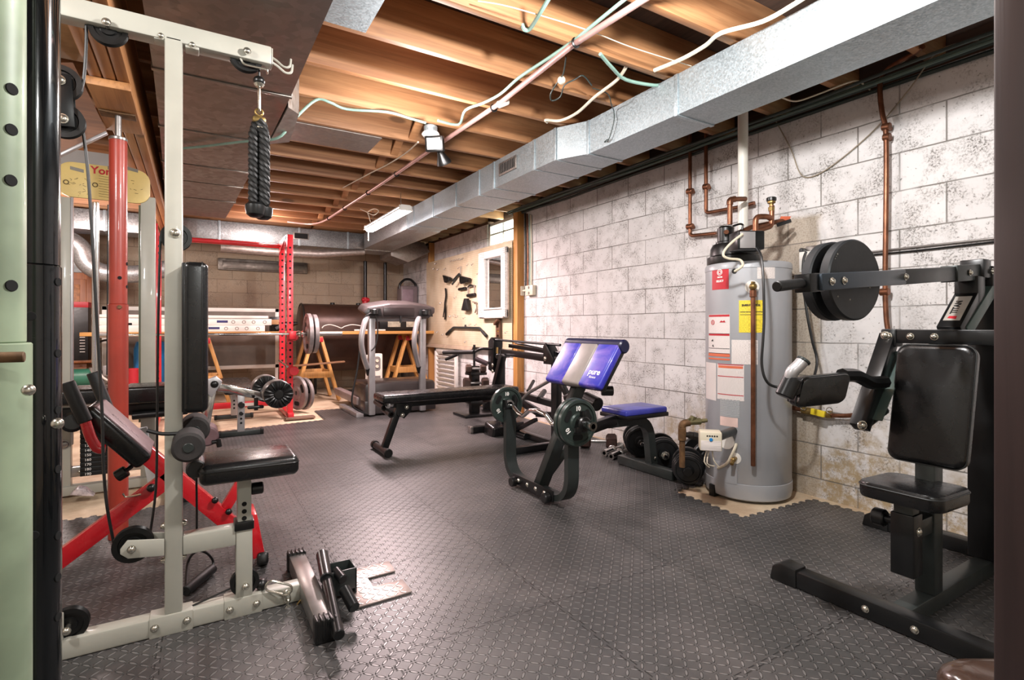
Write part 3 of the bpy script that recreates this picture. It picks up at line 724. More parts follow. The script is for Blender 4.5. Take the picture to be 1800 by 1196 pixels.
for u,v in ((320,925),(320,985)):
    q=L(u,v)
    P(t,'frame_bolt',G().bolt((ux1,YC,q.z),X_,.010,.008),zinc); P(t,'frame_bolt',G().bolt((ux0,YC,q.z),-X_,.010,.008),zinc)
# seat cushion
a,b=L(350,835,1.965),L(527,820,1.965); zl,zh=b.z-.030,b.z+.038
o=P(t,'seat_cushion',G().box((a.x,1.965,zl),(b.x,2.215,zh),.022,5),blackv)
P(o,'seam_piping',G().tube(rrect(((a.x+b.x)/2,2.09,zh-.022),((b.x-a.x)/2,0,0),(0,.125,0),.022),.0028,6,closed=True),blackp)
# back pad
a,b=L(325,593,1.955),L(361,593,1.955); zl,zh=L(345,727,1.955).z,L(345,460,1.955).z
o=P(t,'back_pad',G().box((ux1+.001,1.955,zl),(ux1+.072,2.205,zh),.018,5),blackv)
P(o,'seam_piping',G().tube(rrect((ux1+.055,2.08,(zl+zh)/2),(0,.125,0),(0,0,(zh-zl)/2),.018),.003,6,closed=True),blackp)
P(o,'backing_board',G().box((ux1-.001,1.96,zl+.004),(ux1+.012,2.20,zh-.004),.004),blackp)
# leg hold-down rollers
for u,v,y0 in ((331,788,1.905),(343,757,2.13)):
    p=L(u,v,y0); o=P(t,'foam_roller',G().cyl(p,p+Y_*.125,.046,n=26,bev=.008),foamr); P(o,'roller_cap',G().cyl(p-Y_*.003,p+Y_*.004,.015),greys)
p=L(345,826,2.02); P(t,'lower_roller',G().cyl(p,p+Y_*.10,.03),blackp)
P(t,'strap',G().tube([L(u,v,2.0) for u,v in ((258,757),(285,763),(318,762),(345,758))],.006,8,smooth=3),rubber)
# low cable to the front
p=L(460,1028,YC); P(t,'low_ball_stop',G().ball(p,.020),blackp)
P(t,'low_cable',G().tube([L(122,1097,YC)+V((0,0,-.045)),L(300,1083,YC),L(405,1035,YC)],.0035,8),cableblk)
c0=L(490,1034,YF-.012); carabiner(c0,V((.8,-.15,-.35)),.045,.018,t,side=Z_)
o=None
ch=[L(u,v,YF-.016) for u,v in ((503,1042),(506,1056),(505,1070),(514,1073),(524,1068),(531,1058),(533,1046),(545,1040))]
for i,(a,b) in enumerate(zip(ch,ch[1:])):
    d=(b-a); m=(a+b)/2; sd=(Y_ if i%2 else d.cross(Y_)); P(t,'chain_link',G().tube(rrect(m,d.normalized()*(d.length/2+.006),sd.normalized()*.009,.008,3),.003,6,closed=True),zinc if i<4 else brass)
# cross foot
fa,fb=1.745,2.345; fx0=xr-.012; fx1=fx0+.062
o=P(t,'cross_foot',G().box((fx0,fa+.02,.006),(fx1,fb-.02,.068),.005),steel,'bare steel cross foot')
for y0,y1 in ((fa-.01,fa+.035),(fb-.035,fb+.005)):
    g=G().box((fx0-.005,y0,0),(fx1+.005,y1,.075),.006)
    for k in range(5): g.box((fx0-.002+k*.0145,y0-.002,.012),(fx0+.004+k*.0145,y1+.001,.0785),.001)
    P(t,'foot_cap',g,blackp)

# rope attachment
c=pb-Z_*.125; zt=c.z; zb2=L(462,385,YC).z
t=thing('tricep_rope','black twisted rope attachment with rubber ends hanging from the cable tower hook','rope handle',(c.x,YC,zb2))
P(t,'hanging_ring',G().torus(c+Z_*.012,Y_,.012,.004,18,8).box(c+V((-.022,-.014,-.028)),c+V((.022,.014,-.004)),.008),brass)
def strand(x,y,z0,z1):
    g=G(); n=46
    for s in range(3):
        pts=[]
        for i in range(n+1):
            f=i/n; a=2*pi*(s/3)+f*2*pi*5.2; rr=.0095
            pts.append((x(f)+rr*cos(a),y+rr*sin(a),z0+(z1-z0)*f))
        g.tube(pts,.0105,8)
    return g
for sgn in (-1,1):
    x=lambda f,s=sgn: c.x+s*(.004+.0125*min(1,f*6))
    yo=YC-.006*sgn
    o=P(t,'rope_strand',strand(x,yo,zt-.02,zb2+.05),rubber)
    e=V((c.x+sgn*.017,YC-.03*sgn*-1 if sgn>0 else YC-.02,zb2))
    P(t,'rubber_end',G().lathe([(0,0),(.018,.001),(.029,.010),(.033,.030),(.033,.042),(.022,.052),(.019,.052)],(c.x+sgn*.014,YC-.016*(1 if sgn<0 else -1),zb2),Z_,22),blackp)
P(t,'white_tie',G().torus((c.x+.01,YC-.004,zt-.05),(.3,.2,1),.018,.003,18,6),cablewht,'pale tie')

# row footplate with bracket
t=thing('row_footplate','U-shaped diamond steel footplate with black pegs in front of the cable tower','footplate',(.59,2.03,0))
P(t,'tread_plate',G().prism([(.49,1.888,.002),(.70,1.895,.002),(.70,2.005,.002),(.585,2.008,.002),(.585,2.088,.002),(.70,2.09,.002),(.705,2.19,.002),(.49,2.19,.002)],(0,0,.006),.001),M('tread plate steel','#b9a9a4',.38,.6,.1,9))
g=G(); random.seed(2)
for i in range(9):
    for j in range(12):
        x,y=.508+i*.027,1.905+j*.0245
        if x>.69 or (x>.57 and 1.995<y<2.10): continue
        a=radians(45 if (i+j)%2 else -45)
        g.obox((x,y,.0085),V((cos(a),sin(a),0))*.0125,V((-sin(a),cos(a),0))*.003,Z_*.0012,.001,1)
P(t,'tread_lugs',g,MATS['tread plate steel'])
a,b=W(585,1030,1.95),W(622,1022,1.98)
P(t,'bracket_plate',G().box((.41,1.985,.03),(.515,1.993,.105),.002).box((.41,2.07,.03),(.515,2.078,.105),.002).box((.509,1.985,.01),(.517,2.078,.105),.002),greys)
P(t,'pivot_bar',G().box((.405,2.0,.008),(.51,2.062,.06),.003),greys)
P(t,'foot_bar',G().cyl(FZ(566,975,.115),FZ(596,1118,.05),.018).cyl(FZ(566,975,.115),FZ(574,1018,.098),.0225),blacks)
P(t,'foot_peg',G().cyl(FZ(590,1004,.10),FZ(603,1020,.09),.017),blacks)
P(t,'foot_peg',G().cyl(FZ(605,1036,.085),FZ(623,1070,.05),.020),blacks)

# loose handle on the floor behind the tower
p0,p1=FZ(326,1040,.022),FZ(374,1000,.022)
t=thing('pull_strap','black foam single grip with looped strap lying on the mat behind the tower','handle',(p0+p1)/2*1.0)
P(t,'foam_grip',G().cyl(p0,p1,.019,n=18),rubber)
P(t,'strap',G().tube([p0,FZ(330,990,.06),FZ(345,970,.12),FZ(362,972,.10),FZ(374,985,.05),p1],.005,6,smooth=5),blackp)

# ================================================================ RED INCLINE BENCH
YB=2.5
def R(u,v,y=YB): return AY(u,v,y)
t=thing('incline_bench','red framed folding bench with black seat pad behind the cable tower','exercise bench',(-.2,YB,0))
lo=R(103,985); hi=R(300,838); d=(lo-hi); lo2=hi+d*((hi.z-.035)/(hi.z-lo.z))
P(t,'long_leg',G().beam(hi,lo2,.05,.062),red)
a=R(238,782); b=R(440,950)
P(t,'front_leg',G().beam(a,b,.05,.062),red)
P(t,'strut',G().beam(R(392,900),R(425,845),.035,.04),red)
e=R(456,985)
P(t,'foot_bracket',G().prism([R(438,905,2.42),R(452,905,2.42),R(466,975,2.42),R(445,985,2.42)],(0,.16,0),.004),red)
P(t,'foot_cap',G().beam(R(462,982,2.40),R(462,982,2.62),.045,.05,bev=.012,seg=3),blackp)
P(t,'tail_foot',G().box((lo2.x-.03,YB-.2,.0),(lo2.x+.03,YB+.2,.05),.006),blackp)
c0,c1=R(178,726,2.5),R(248,786,2.5); ax=(c1-c0).normalized(); nn=V((-ax.z,0,ax.x)); nn=nn if nn.z>0 else -nn
mid=(c0+c1)/2; half=(c1-c0).length/2+.045
o=P(t,'seat_pad',G().obox(mid-nn*.012,ax*half,Y_*.125,nn*.034,.02,4),blackv)
o=P(t,'pad_top',G().obox(mid+nn*.016,ax*(half-.012),Y_*.113,nn*.010,.009,4),M('pinkish vinyl','#6d5558',.42,.1,.15,12),'pinkish grey pad top')  # top slab coloured pinkish grey over the black vinyl sides
P(o,'pad_lettering',G().text('STAMINA',mid+nn*.0265-ax*.07-Y_*.045,ax,V((0,1,0)),.030,.0004),M('faded print','#a48f93',.6,0,.1,20))
for y,us in ((2.33,((118,672),(150,742),(160,772),(172,790),(185,790))),(2.66,((163,655),(190,722),(200,745),(212,762),(222,765)))):
    pts=[AY(u,v,y) for u,v in us]
    P(t,'handle_tube',G().tube(fillet(pts[1:],.03),.0165,14),red)
    P(t,'handle_grip',G().cyl(pts[0],pts[1],.0215,n=18),grip)
P(t,'leg_roller',G().cyl(R(128,742,2.36),R(128,742,2.64),.036,n=20,bev=.01),blackv)
p=R(216,832,2.44); P(t,'adjust_knob',G().cyl(p-V((.02,0,.012)),p+V((.012,0,.008)),.022,n=12).cyl(p,R(232,820,2.46),.008),blackp)
P(t,'hitch_pin',G().tube([R(216,868,2.46),R(220,874,2.46),R(235,872,2.455),R(248,869,2.455)],.0035,6),zinc)
p=R(266,858,2.46); P(t,'end_bolt',G().ball(p,.016),blackp)
for u,v in ((378,880),(402,900)):
    p=R(u,v,2.46); P(t,'end_bolt',G().ball(p,.013),blackp)

# ================================================================ MULTI GYM WITH SIGN
t=thing('multi_gym','cream home gym with tan instruction sign and black numbered weight stack','gym machine',(-.47,4.1,-.0))
YG=4.05
def Y(u,v,y=YG): return AY(u,v,y)
for u0,u1 in ((103,124),(247,273)):
    g=G().box((Y(u0,500).x,YG,0.0),(Y(u1,500).x,YG+.06,Y(u0,345).z),.004)
    o=P(t,'upright',g,cream)
P(t,'upright_trim',G().box((Y(124,500).x,YG-.002,.3),(Y(128,500).x,YG+.03,Y(124,345).z),.001),silver)
P(t,'upright_side',G().box((Y(243,500).x,YG+.02,.4),(Y(247,500).x,YG+.08,1.78),.001),M('olive steel','#6f7560',.5,0,.1,8))
x0,x1=Y(101,320).x,Y(264,320).x; z0,z1=Y(180,352).z,Y(180,292).z
poly=[V((p.x,YG-.012,p.z)) for p in rrect(((x0+x1)/2,0,(z0+z1)/2+.0),((x1-x0)/2,0,0),(0,0,(z1-z0)/2),.07,6)]
o=P(t,'header_sign',G().prism(poly,(0,.02,0),.002),signyel,'tan instruction sign with dark rounded edge')
yy=YG-.0125
g=G().text('York',(Y(160,305).x,yy,Y(160,305).z),X_,Z_,.062,.0006,bold=.0015); P(o,'sign_lettering',g,redp,'red sign lettering')
g=G(); 
for a,b in ((124,148),(190,215),(222,243)): g.obox(((Y(a,298).x+Y(b,301).x)/2,yy,Y((a+b)/2,299).z+(.0)),((Y(b,301).x-Y(a,298).x)/2,0,-.006),(0,.001,0),(0,0,.010),.0005,1)
P(o,'sign_bars',g,M('grey print','#7c776c',.6,0,.05,9))
g=G(); random.seed(5)
for u,v in ((117,321),(168,326)): 
    p=Y(u,v); g.torus((p.x,yy,p.z),Y_,.012,.003,16,6)
for i in range(26):
    u=random.choice([random.uniform(120,160),random.uniform(120,160),random.uniform(228,255)]); v=random.uniform(312,346); p=Y(u,v)
    g.obox((p.x,yy,p.z),(random.uniform(.002,.009),0,random.uniform(-.004,.004)),(0,.0008,0),(0,0,.0012),.0003,1)
for i in range(9):
    p=Y(185,312+i*4.4); g.obox((p.x,yy,p.z),(.03,0,-.002),(0,.0006,0),(0,0,.0009),.0002,1)
    p=Y(235,330+i*2.0)
P(o,'sign_drawings',g,M('sign ink','#5c4c2c',.6,0,0,1))
P(t,'slanted_brace',G().beam(Y(250,752,3.98),Y(268,846,3.98),.05,.03,up=Y_),M('pale blue grey','#b9c2c8',.4),'pale slanted brace')
for u in (163,168): P(t,'guide_rod',G().cyl((Y(u,355).x,YG+.06,.20),(Y(u,355).x,YG+.06,Y(u,352).z),.011),chrome)
P(t,'rear_guide_tube',G().cyl(Y(166,640,YG+.1),Y(167,360,YG+.1),.014),M('pale tube','#b7b19f',.35,.3,.05,8))
P(t,'stack_cable',G().tube([Y(190,360,YG+.05),Y(189,500,YG+.05),Y(188,660,YG+.05)],.004,6),cableblk)
xa,xb=Y(142,800).x,Y(197,800).x; za,zb3=Y(150,836).z,Y(150,745).z
n=11; hgt=(zb3-za)/n
for i in range(n):
    o=P(t,'weight_plate',G().box((xa,YG-.03,za+i*hgt+.001),(xb,YG+.1,za+(i+1)*hgt-.001),.003),plate_iron)
    num=190-10*i
    if num>=100: P(o,'plate_number',G().text(str(num),((xa*.78+xb*.22)-.012,YG-.0306,za+i*hgt+.006),X_,Z_,.022,.0004),whitep,'white plate number')
P(t,'stack_foot',G().box(((xa+xb)/2-.05,YG,.13),((xa+xb)/2+.05,YG+.08,za),.005),blacks)
P(t,'base_rail',G().box((Y(95,870).x-.2,YG-.02,0),(Y(290,860).x,YG+.05,.055),.004),cream)
P(t,'upper_rail',G().box((Y(95,870).x-.2,YG+.02,.10),(Y(290,860).x,YG+.07,.16),.004),steel)
for u in (139,177): P(t,'rail_bolt',G().bolt((Y(u,860).x,YG+.02,.13),-Y_,.010),zinc)
p=Y(113,782,YG); P(t,'pivot_bolt',G().bolt((p.x,YG-.001,p.z),-Y_,.022),steel)
S('floor_bag','crumpled clear plastic bag on the concrete by the weight stack','bag',G().prism([Y(120,872,3.85),Y(135,858,3.85),Y(150,862,3.85),Y(166,874,3.85)],(0,.08,0),.01),M('clear bag','#b9aeb0',.25,.1,.3,40))

# ================================================================ BENCH WITH CHROME LEG DEVELOPER
YW=3.74
def Wb(u,v,y=YW): return AY(u,v,y)
t=thing('weight_bench','long black bench with chrome leg lift and pleated rollers behind the red bench','exercise bench',(-.25,YW,0))
a=Wb(60,700,YW-.14); b=Wb(333,712,YW-.14)
zt=Wb(250,676,YW).z
P(t,'bench_pad',G().box((-1.05,YW-.14,zt-.085),(Wb(210,700,3.6).x,YW+.14,zt),.02,4),blackv)
P(t,'front_pad',G().box((Wb(216,700,3.6).x,YW-.14,zt-.095),(Wb(330,700,3.6).x,YW+.14,zt-.002),.016,4),blackv)
xb=Wb(333,720).x
P(t,'under_tube',G().cyl(Wb(232,732,3.66),Wb(330,722,3.66),.022),blacks)
P(t,'main_rail',G().box((-1.0,YW-.03,zt-.17),(xb,YW+.03,zt-.11),.004),blacks)
for x in (-.95,-.12):
    P(t,'leg',G().box((x-.025,YW-.025,.02),(x+.025,YW+.025,zt-.11),.004),blacks); P(t,'foot_bar',G().box((x-.025,YW-.22,-.0),(x+.025,YW+.22,.045),.005),blacks)
a,b=Wb(374,672),Wb(352,790)
P(t,'chrome_post',G().beam(a,b,.05,.055,up=X_,bev=.006,ext=.0),chrome,'chrome post')
P(t,'pivot_plate',G().prism([Wb(366,668,3.70),Wb(380,662,3.70),Wb(391,671,3.70),Wb(380,688,3.70),Wb(372,700,3.70),Wb(362,690,3.70)],(0,.07,0),.003),silver)
p=Wb(377,676,3.70); P(t,'pivot_bolt',G().bolt(p,-Y_,.018),blackp)
P(t,'lift_arm',G().beam(Wb(382,680),Wb(470,698),.045,.05,bev=.006),chrome,'chrome lift arm')
c=Wb(487,693,3.62); c2=Wb(487,693,3.88)
ends=[(W(491,694,3.2),'near'),]
ax=Y_
for c in (Wb(490,694,3.58),Wb(469,684,3.80)):
    o=P(t,'leg_roller',G().cyl(c,c+ax*.13,.088,n=34,bev=.012),M('grey vinyl roller','#77736f',.35,.2,.1,8)); g=G()
    for k in range(18):
        an=2*pi*k/18; dd=V((cos(an),0,sin(an))); g.tube([c-ax*.003+dd*.030,c-ax*.010+dd*.055,c-ax*.004+dd*.083],.0075,6,smooth=2)
    g.lathe([(.088,.012),(.084,-.001),(.03,-.004),(.03,-.010),(.024,-.016),(0,-.017)],c,ax,30)
    P(o,'pleated_cap',g,blackp)
p=Wb(365,768,3.66); P(t,'lower_roller',G().cyl(p,p+Y_*.2,.06,n=26,bev=.01),M('pinkish vinyl','#6d5558'))
p=Wb(450,716,3.66); P(t,'adjust_knob',G().beam(p-X_*.05,p+X_*.045,.03,.02,bev=.008).cyl(p-Z_*.02,p+Z_*.06,.012),blackp)
P(t,'stop_pin',G().cyl(Wb(372,778,3.66),Wb(387,776,3.66),.012).cyl(Wb(383,772,3.66),Wb(386,786,3.66),.015),blackp)
P(t,'lower_frame',G().beam(Wb(352,790),Wb(300,772),.045,.05),blacks)
P(t,'front_foot',G().beam(Wb(352,790),V((Wb(330,800).x,YW,.03)),.045,.05).box((Wb(330,800).x-.03,YW-.2,0),(Wb(330,800).x+.03,YW+.2,.05),.004),blacks)
# ================================================================ PREACHER CURL BENCH
t=thing('preacher_bench','preacher curl bench with scuffed blue arm pad and small blue seat','exercise bench',(2.2,2.62,0))
xu=1.76
def arc(y0,y1,z1):
    r=.17
    return fillet([(xu,y0,.50),(xu,y0,.04),(xu,(y0+y1)/2,.04),(xu,y1,.04),(xu,y1,.46)],.20,8)
P(t,'u_frame',G().strip(arc(2.95,2.29,.5),X_,.075,.035),greys)
for y,z in ((2.95,.50),(2.29,.46)):
    P(t,'bar_cradle',G().prism([(xu-.045,y-.02,z-.03),(xu+.045,y-.02,z-.03),(xu+.045,y-.02,z+.05),(xu+.03,y-.02,z+.05),(xu+.03,y-.02,z-.016),(xu-.03,y-.02,z-.016),(xu-.03,y-.02,z+.03),(xu-.045,y-.02,z+.03)],(0,.04,0),.002),blackp)
g=G().box((xu-.05,2.40,.022),(xu-.038,2.84,.085),.004)
o=P(t,'foot_plate',g,blacks); 
for y in (2.48,2.57,2.66,2.76): P(o,'plate_bolt',G().bolt((xu-.05,y,.055),-X_,.011),zinc)
for y in (2.44,2.80): P(t,'rubber_foot',G().cyl((xu-.05,y,.04),(xu-.085,y,.04),.030),blackp)
tp=V((2.02,2.50,.74))
P(t,'main_post',G().beam((1.78,2.62,.05),tp,.055,.075,up=X_),greys)
P(t,'spine',G().beam((1.80,2.62,.09),(2.03,2.62,.32),.05,.05),greys)
P(t,'rear_tube',G().beam((2.03,2.60,.34),(2.35,2.60,.40),.05,.065),blacks)
# arm pad
y0,y1=2.20,2.715; pl=V((1.885,0,.665)); ph=V((2.05,0,.905)); d=(ph-pl); dn=d.normalized(); nn=V((-dn.z,0,dn.x)); 
def padpiece(ya,yb,ins=0):
    m=(pl+ph)/2+V((0,(ya+yb)/2,0)); return G().obox(m-nn*.002,dn*(d.length/2),Y_*(yb-ya)/2,nn*.024,.018,4)
P(t,'arm_pad',padpiece(y0,2.385),bluev,'blue right arm pad with white lettering')
P(t,'pad_stripe',padpiece(2.375,2.545),greyv,'grey middle stripe')
P(t,'arm_pad',padpiece(2.535,y1),bluev,'blue left arm pad with lilac scuffs')
P(t,'pad_board',G().obox((pl+ph)/2+V((0,(y0+y1)/2,0))-nn*.032,dn*(d.length/2-.008),Y_*((y1-y0)/2-.006),nn*.012,.004),blackp)
e=ph+dn*.0-nn*.016
P(t,'pad_roll',G().cyl((e.x,y0-.006,e.z),(e.x,y1+.002,e.z),.040,n=28,bev=.008),M('navy vinyl','#15173a',.35))
pt=pl+d*.26+nn*.0224
P(t,'pad_lettering',G().text('pure',V((pt.x,2.335,pt.z)),-Y_,dn,.052,.0006,bold=.0008).text('fitness',V((pt.x,2.312,pt.z))-dn*.024,-Y_,dn,.022,.0005),whitep,'white pad lettering')
P(t,'post_bracket',G().box((1.98,2.46,.70),(2.09,2.56,.76),.006),blacks)
P(t,'height_knob',G().cyl((2.10,2.44,.62),(2.16,2.40,.62),.03),blackp)
p=AX(1085,694,2.12)
P(t,'seat_roll',G().cyl(AX(1028,700,2.2),AX(1052,712,2.2),.045,n=20),blackp)
# seat
zs=.46
P(t,'seat_cushion',G().box((2.36,2.50,.425),(2.74,2.75,.468),.016,4),M('seat blue vinyl','#3a3fa0',.34,0,.25,6,coat=.2))
P(t,'seat_base',G().box((2.355,2.495,.402),(2.745,2.755,.432),.008),blackp)
P(t,'seat_arch',G().strip(fillet([(2.30,2.625,.375),(2.675,2.625,.375),(2.715,2.625,.05)],.14,8),Y_,.055,.06),greys)
P(t,'rear_foot',G().box((2.65,2.385,.004),(2.71,2.90,.064),.003),greys)
P(t,'foot_bolt',G().bolt((2.715,2.594,.10),(.5,-1,0),.012),zinc)
P(t,'front_link',G().beam((2.03,2.62,.33),(2.33,2.62,.385),.05,.06),greys)

# EZ curl bar with its plates
xb=1.755; zb=.492
t=thing('curl_bar','chrome zigzag curl bar resting across the preacher bench uprights','barbell',(xb,2.62,zb-.012))
zz=[(2.94,0),(2.90,0),(2.84,-.035),(2.78,-.045),(2.71,.0),(2.62,.012),(2.53,.0),(2.46,-.045),(2.40,-.035),(2.34,0),(2.30,0)]
P(t,'shaft',G().tube(fillet([(xb-.0,y,zb+dz*1.0) for y,dz in zz],.015,3),.0135,12),chrome)
for ya,yb in ((2.94,3.12),(2.30,2.10)): 
    P(t,'sleeve',G().pipe((xb,ya,zb),(xb,yb,zb),.025,.014),chrome)
    P(t,'sleeve_flange',G().cyl((xb,ya,zb),(xb,ya+(.012 if yb>ya else -.012),zb),.038),steel)
P(t,'spring_collar',G().cyl((xb,2.205,zb),(xb,2.165,zb),.042,n=18).box((xb-.012,2.17,zb+.03),(xb+.012,2.20,zb+.07),.004).box((xb-.05,2.17,zb-.05),(xb-.02,2.20,zb-.01),.004),blackp,'black clamp collar')
def ez_plate(name,label,c,axis,R,w,mats,group,txt=None,three=True):
    """iron plate with a rim, hub and three grip slots, axis towards the visible face"""
    c=V(c); ax,a,b=G().frame(axis)
    if abs(ax.z)<.5: b=Z_; a=b.cross(ax).normalized()
    t=thing(name,label,'weight plate',c,group)
    g=G(); g.lathe([(.0262,-w/2),(R*.97,-w/2),(R,-w/2+.004),(R,w/2-.004),(R*.97,w/2),(R*.86,w/2),(R*.83,w*.18),(R*.42,w*.18),(R*.36,w*.5),(.0262,w*.5),(.0262,-w/2)],c,ax,44)
    g.m=1
    for k in range(3):
        an=2*pi*k/3+.5; p=c+(a*cos(an)+b*sin(an))*R*.62+ax*(w*.18+.0015); tang=(-a*sin(an)+b*cos(an)); rad=(a*cos(an)+b*sin(an))
        g.prism([q for q in rrect(p,tang*R*.26,rad*R*.12,R*.10,3)],ax*.001)
    P(t,'plate_body',g,mats)
    if txt:
        g=G()
        for an in (radians(210),radians(90)):
            up=a*cos(an)+b*sin(an); right=up.cross(ax)
            g.text(txt,c+up*R*.52+ax*(w*.18+.001),right,up,R*.27,.0008,'CENTER',.0012)
        P(t,'raised_number',g,whitep,'pale raised number')
    return t
pg=[plate_green,hole]
ez_plate('weight_plate','dark green iron plate on the far end of the curl bar',(xb,2.985,zb),-Y_,.118,.028,pg,None,'10')
ez_plate('weight_plate','dark iron plate hidden second from the near end of the curl bar',(xb,2.265,zb),-Y_,.130,.026,pg,None)
ez_plate('weight_plate','dark green iron plate marked 10 on the near end of the curl bar',(xb,2.232,zb),-Y_,.126,.028,pg,None,'10')

# ================================================================ SIT-UP BENCH
t=thing('situp_bench','long flat black vinyl bench on a slanted front leg at mid floor','exercise bench',(1.8,4.08,0))
P(t,'bench_pad',G().obox((1.84,4.08,.445),(.615,0,.0),(0,.135,0),(0,0,.032),.022,4),blackv)
P(t,'frame_rail',G().box((1.30,4.055,.36),(2.46,4.105,.412),.004),blacks)
P(t,'front_leg',G().beam((1.40,4.08,.37),(1.275,4.08,.04),.05,.05),blacks)
P(t,'hinge_plate',G().prism([(1.36,4.045,.40),(1.50,4.045,.40),(1.49,4.045,.33),(1.43,4.045,.27),(1.37,4.045,.30)],(0,.07,0),.004),blacks)
for x,z in ((1.45,.36),(1.415,.30)): P(t,'hinge_bolt',G().bolt((x,4.045,z),-Y_,.014),zinc)
P(t,'foot_bar',G().cyl((1.265,3.95,.032),(1.265,4.29,.032),.028),blacks)
for y in (3.93,4.27): P(t,'foot_cap',G().cyl((1.265,y,.034),(1.265,y+.045,.034),.034),blackp)
for y,z,x in ((3.99,.36,1.27),(4.10,.40,1.25)): P(t,'roller_tube',G().pipe((x,y-.11,z-.02),(x,y+.10,z),.026,.016),blackp)
P(t,'roller_cap',G().torus((1.275,3.985,.395),(-1,-.6,0),.02,.006).cyl((1.27,3.99,.395),(1.32,4.02,.395),.02),silver)
P(t,'rear_leg',G().beam((2.38,4.08,.37),(2.50,4.08,.05),.05,.05),blacks)
P(t,'rear_foot',G().cyl((2.51,3.92,.032),(2.51,4.25,.032),.03),blacks)

# ================================================================ LEVER ROW MACHINE
XM=2.56
def Lm(u,v,X=XM): return AX(u,v,X)
t=thing('lever_machine','dark plate loaded lever row machine behind the preacher bench','gym machine',(XM,4.0,0))
yn=Lm(978,700).y; yf=Lm(880,650).y
P(t,'near_column',G().beam((XM,yn,.05),(XM,yn,Lm(978,640).z+.05),.055,.08,up=Y_),blacks)
P(t,'near_foot',G().box((2.12,yn-.03,.003),(2.75,yn+.03,.055),.005),blacks)
P(t,'floor_rail',G().box((XM-.03,yn,.003),(XM+.03,yf,.055),.005),blacks)
P(t,'far_foot',G().box((2.22,yf-.05,.003),(2.80,yf+.01,.06),.005),blacks)
P(t,'foot_cap',G().box((2.205,yf-.055,.0),(2.235,yf+.015,.066),.005),steel)
P(t,'far_column',G().beam((XM,yf,.05),(XM,yf,Lm(880,615).z),.055,.09,up=Y_),blacks)
P(t,'mast_brace',G().beam(Lm(868,690,2.5),Lm(884,625,2.5),.05,.06,up=X_),blacks)
a,b=Lm(864,616),Lm(986,634)
P(t,'lever_arm',G().beam(a,b,.05,.055,ext=.0),blacks)
P(t,'upper_link',G().tube([Lm(864,597,2.54),Lm(985,607,2.54)],.011,8),blacks)
P(t,'lower_link',G().beam(Lm(896,608,2.6),Lm(984,622,2.6),.03,.035),blacks)
P(t,'wire_link',G().tube([Lm(905,603,2.57),Lm(984,620,2.57)],.008,6),blacks)
g=G().prism([Lm(858,650,2.5),Lm(866,655,2.5),Lm(868,600,2.5),Lm(863,593,2.5),Lm(858,600,2.5)],(.1,0,0),.004)
P(t,'front_plate',g,blacks)
P(t,'rear_plate',G().prism([Lm(954,610,2.52),Lm(958,603,2.52),Lm(963,612,2.52),Lm(972,630,2.52),Lm(973,642,2.52),Lm(955,640,2.52)],(.09,0,0),.004),blacks)
for u,v in ((866,642),(866,653),(958,631)): P(t,'pivot_bolt',G().bolt(Lm(u,v,2.5 if u<900 else 2.52),-X_,.016),zinc)
P(t,'handle_bar',G().tube(fillet([Lm(866,614,2.48),Lm(846,613,2.40),Lm(832,620,2.36),Lm(800,620,2.33)],.03),.014,10),blacks)
P(t,'long_grip',G().cyl(Lm(834,619,2.36),Lm(780,620,2.30),.021),grip)
P(t,'short_grip',G().cyl(Lm(805,623,2.45),Lm(784,632,2.42),.018),grip)
P(t,'side_grip',G().cyl(Lm(857,640,2.5),Lm(836,631,2.42),.024),M('plum grip','#3a2c30',.4))
P(t,'rest_roller',G().cyl(Lm(874,627,2.48),Lm(894,625,2.66),.024),blackp)
P(t,'paper_tag',G().box((2.53,Lm(878,616).y-.02,Lm(878,616).z-.03),(2.534,Lm(878,616).y+.02,Lm(878,616).z+.03),0),M('tan tag','#c9a36a',.6))
P(t,'curl_handle',G().tube(fillet([Lm(965,670,2.42),Lm(930,690,2.40),Lm(922,698,2.40),Lm(909,716,2.38)],.05),.015,10),steel)
P(t,'mid_rail',G().beam(Lm(907,692,2.62),Lm(978,712,2.62),.05,.055),blacks)
P(t,'diagonal',G().beam(Lm(912,704,2.62),Lm(946,725,2.62),.045,.06),blacks)
P(t,'plate_horn',G().cyl(Lm(947,702,2.6),Lm(957,688,2.75),.024),blacks)
P(t,'plate_horn',G().cyl(Lm(928,688,2.65),Lm(938,670,2.80),.016),blacks)
P(t,'lower_diagonal',G().beam(Lm(906,757,2.5),Lm(942,738,2.5),.04,.03),blacks)
P(t,'cross_tube',G().beam(Lm(945,728,2.62),Lm(978,730,2.62),.05,.05),blacks)
c=Lm(876,760,2.42); P(t,'knee_pad',G().obox(c,(.0,.09,.02),(.11,.0,0),(0,-.02,.085),.022,3),blackv)
P(t,'pad_post',G().beam(c,V((XM,c.y-.02,.3)),.04,.04),blacks)
p=Lm(995,700,2.5); P(t,'lock_lever',G().cyl(p,p+V((.0,-.09,.03)),.03).beam(p+V((0,-.02,.02)),p+V((-.0,.06,.11)),.04,.04),blackp)

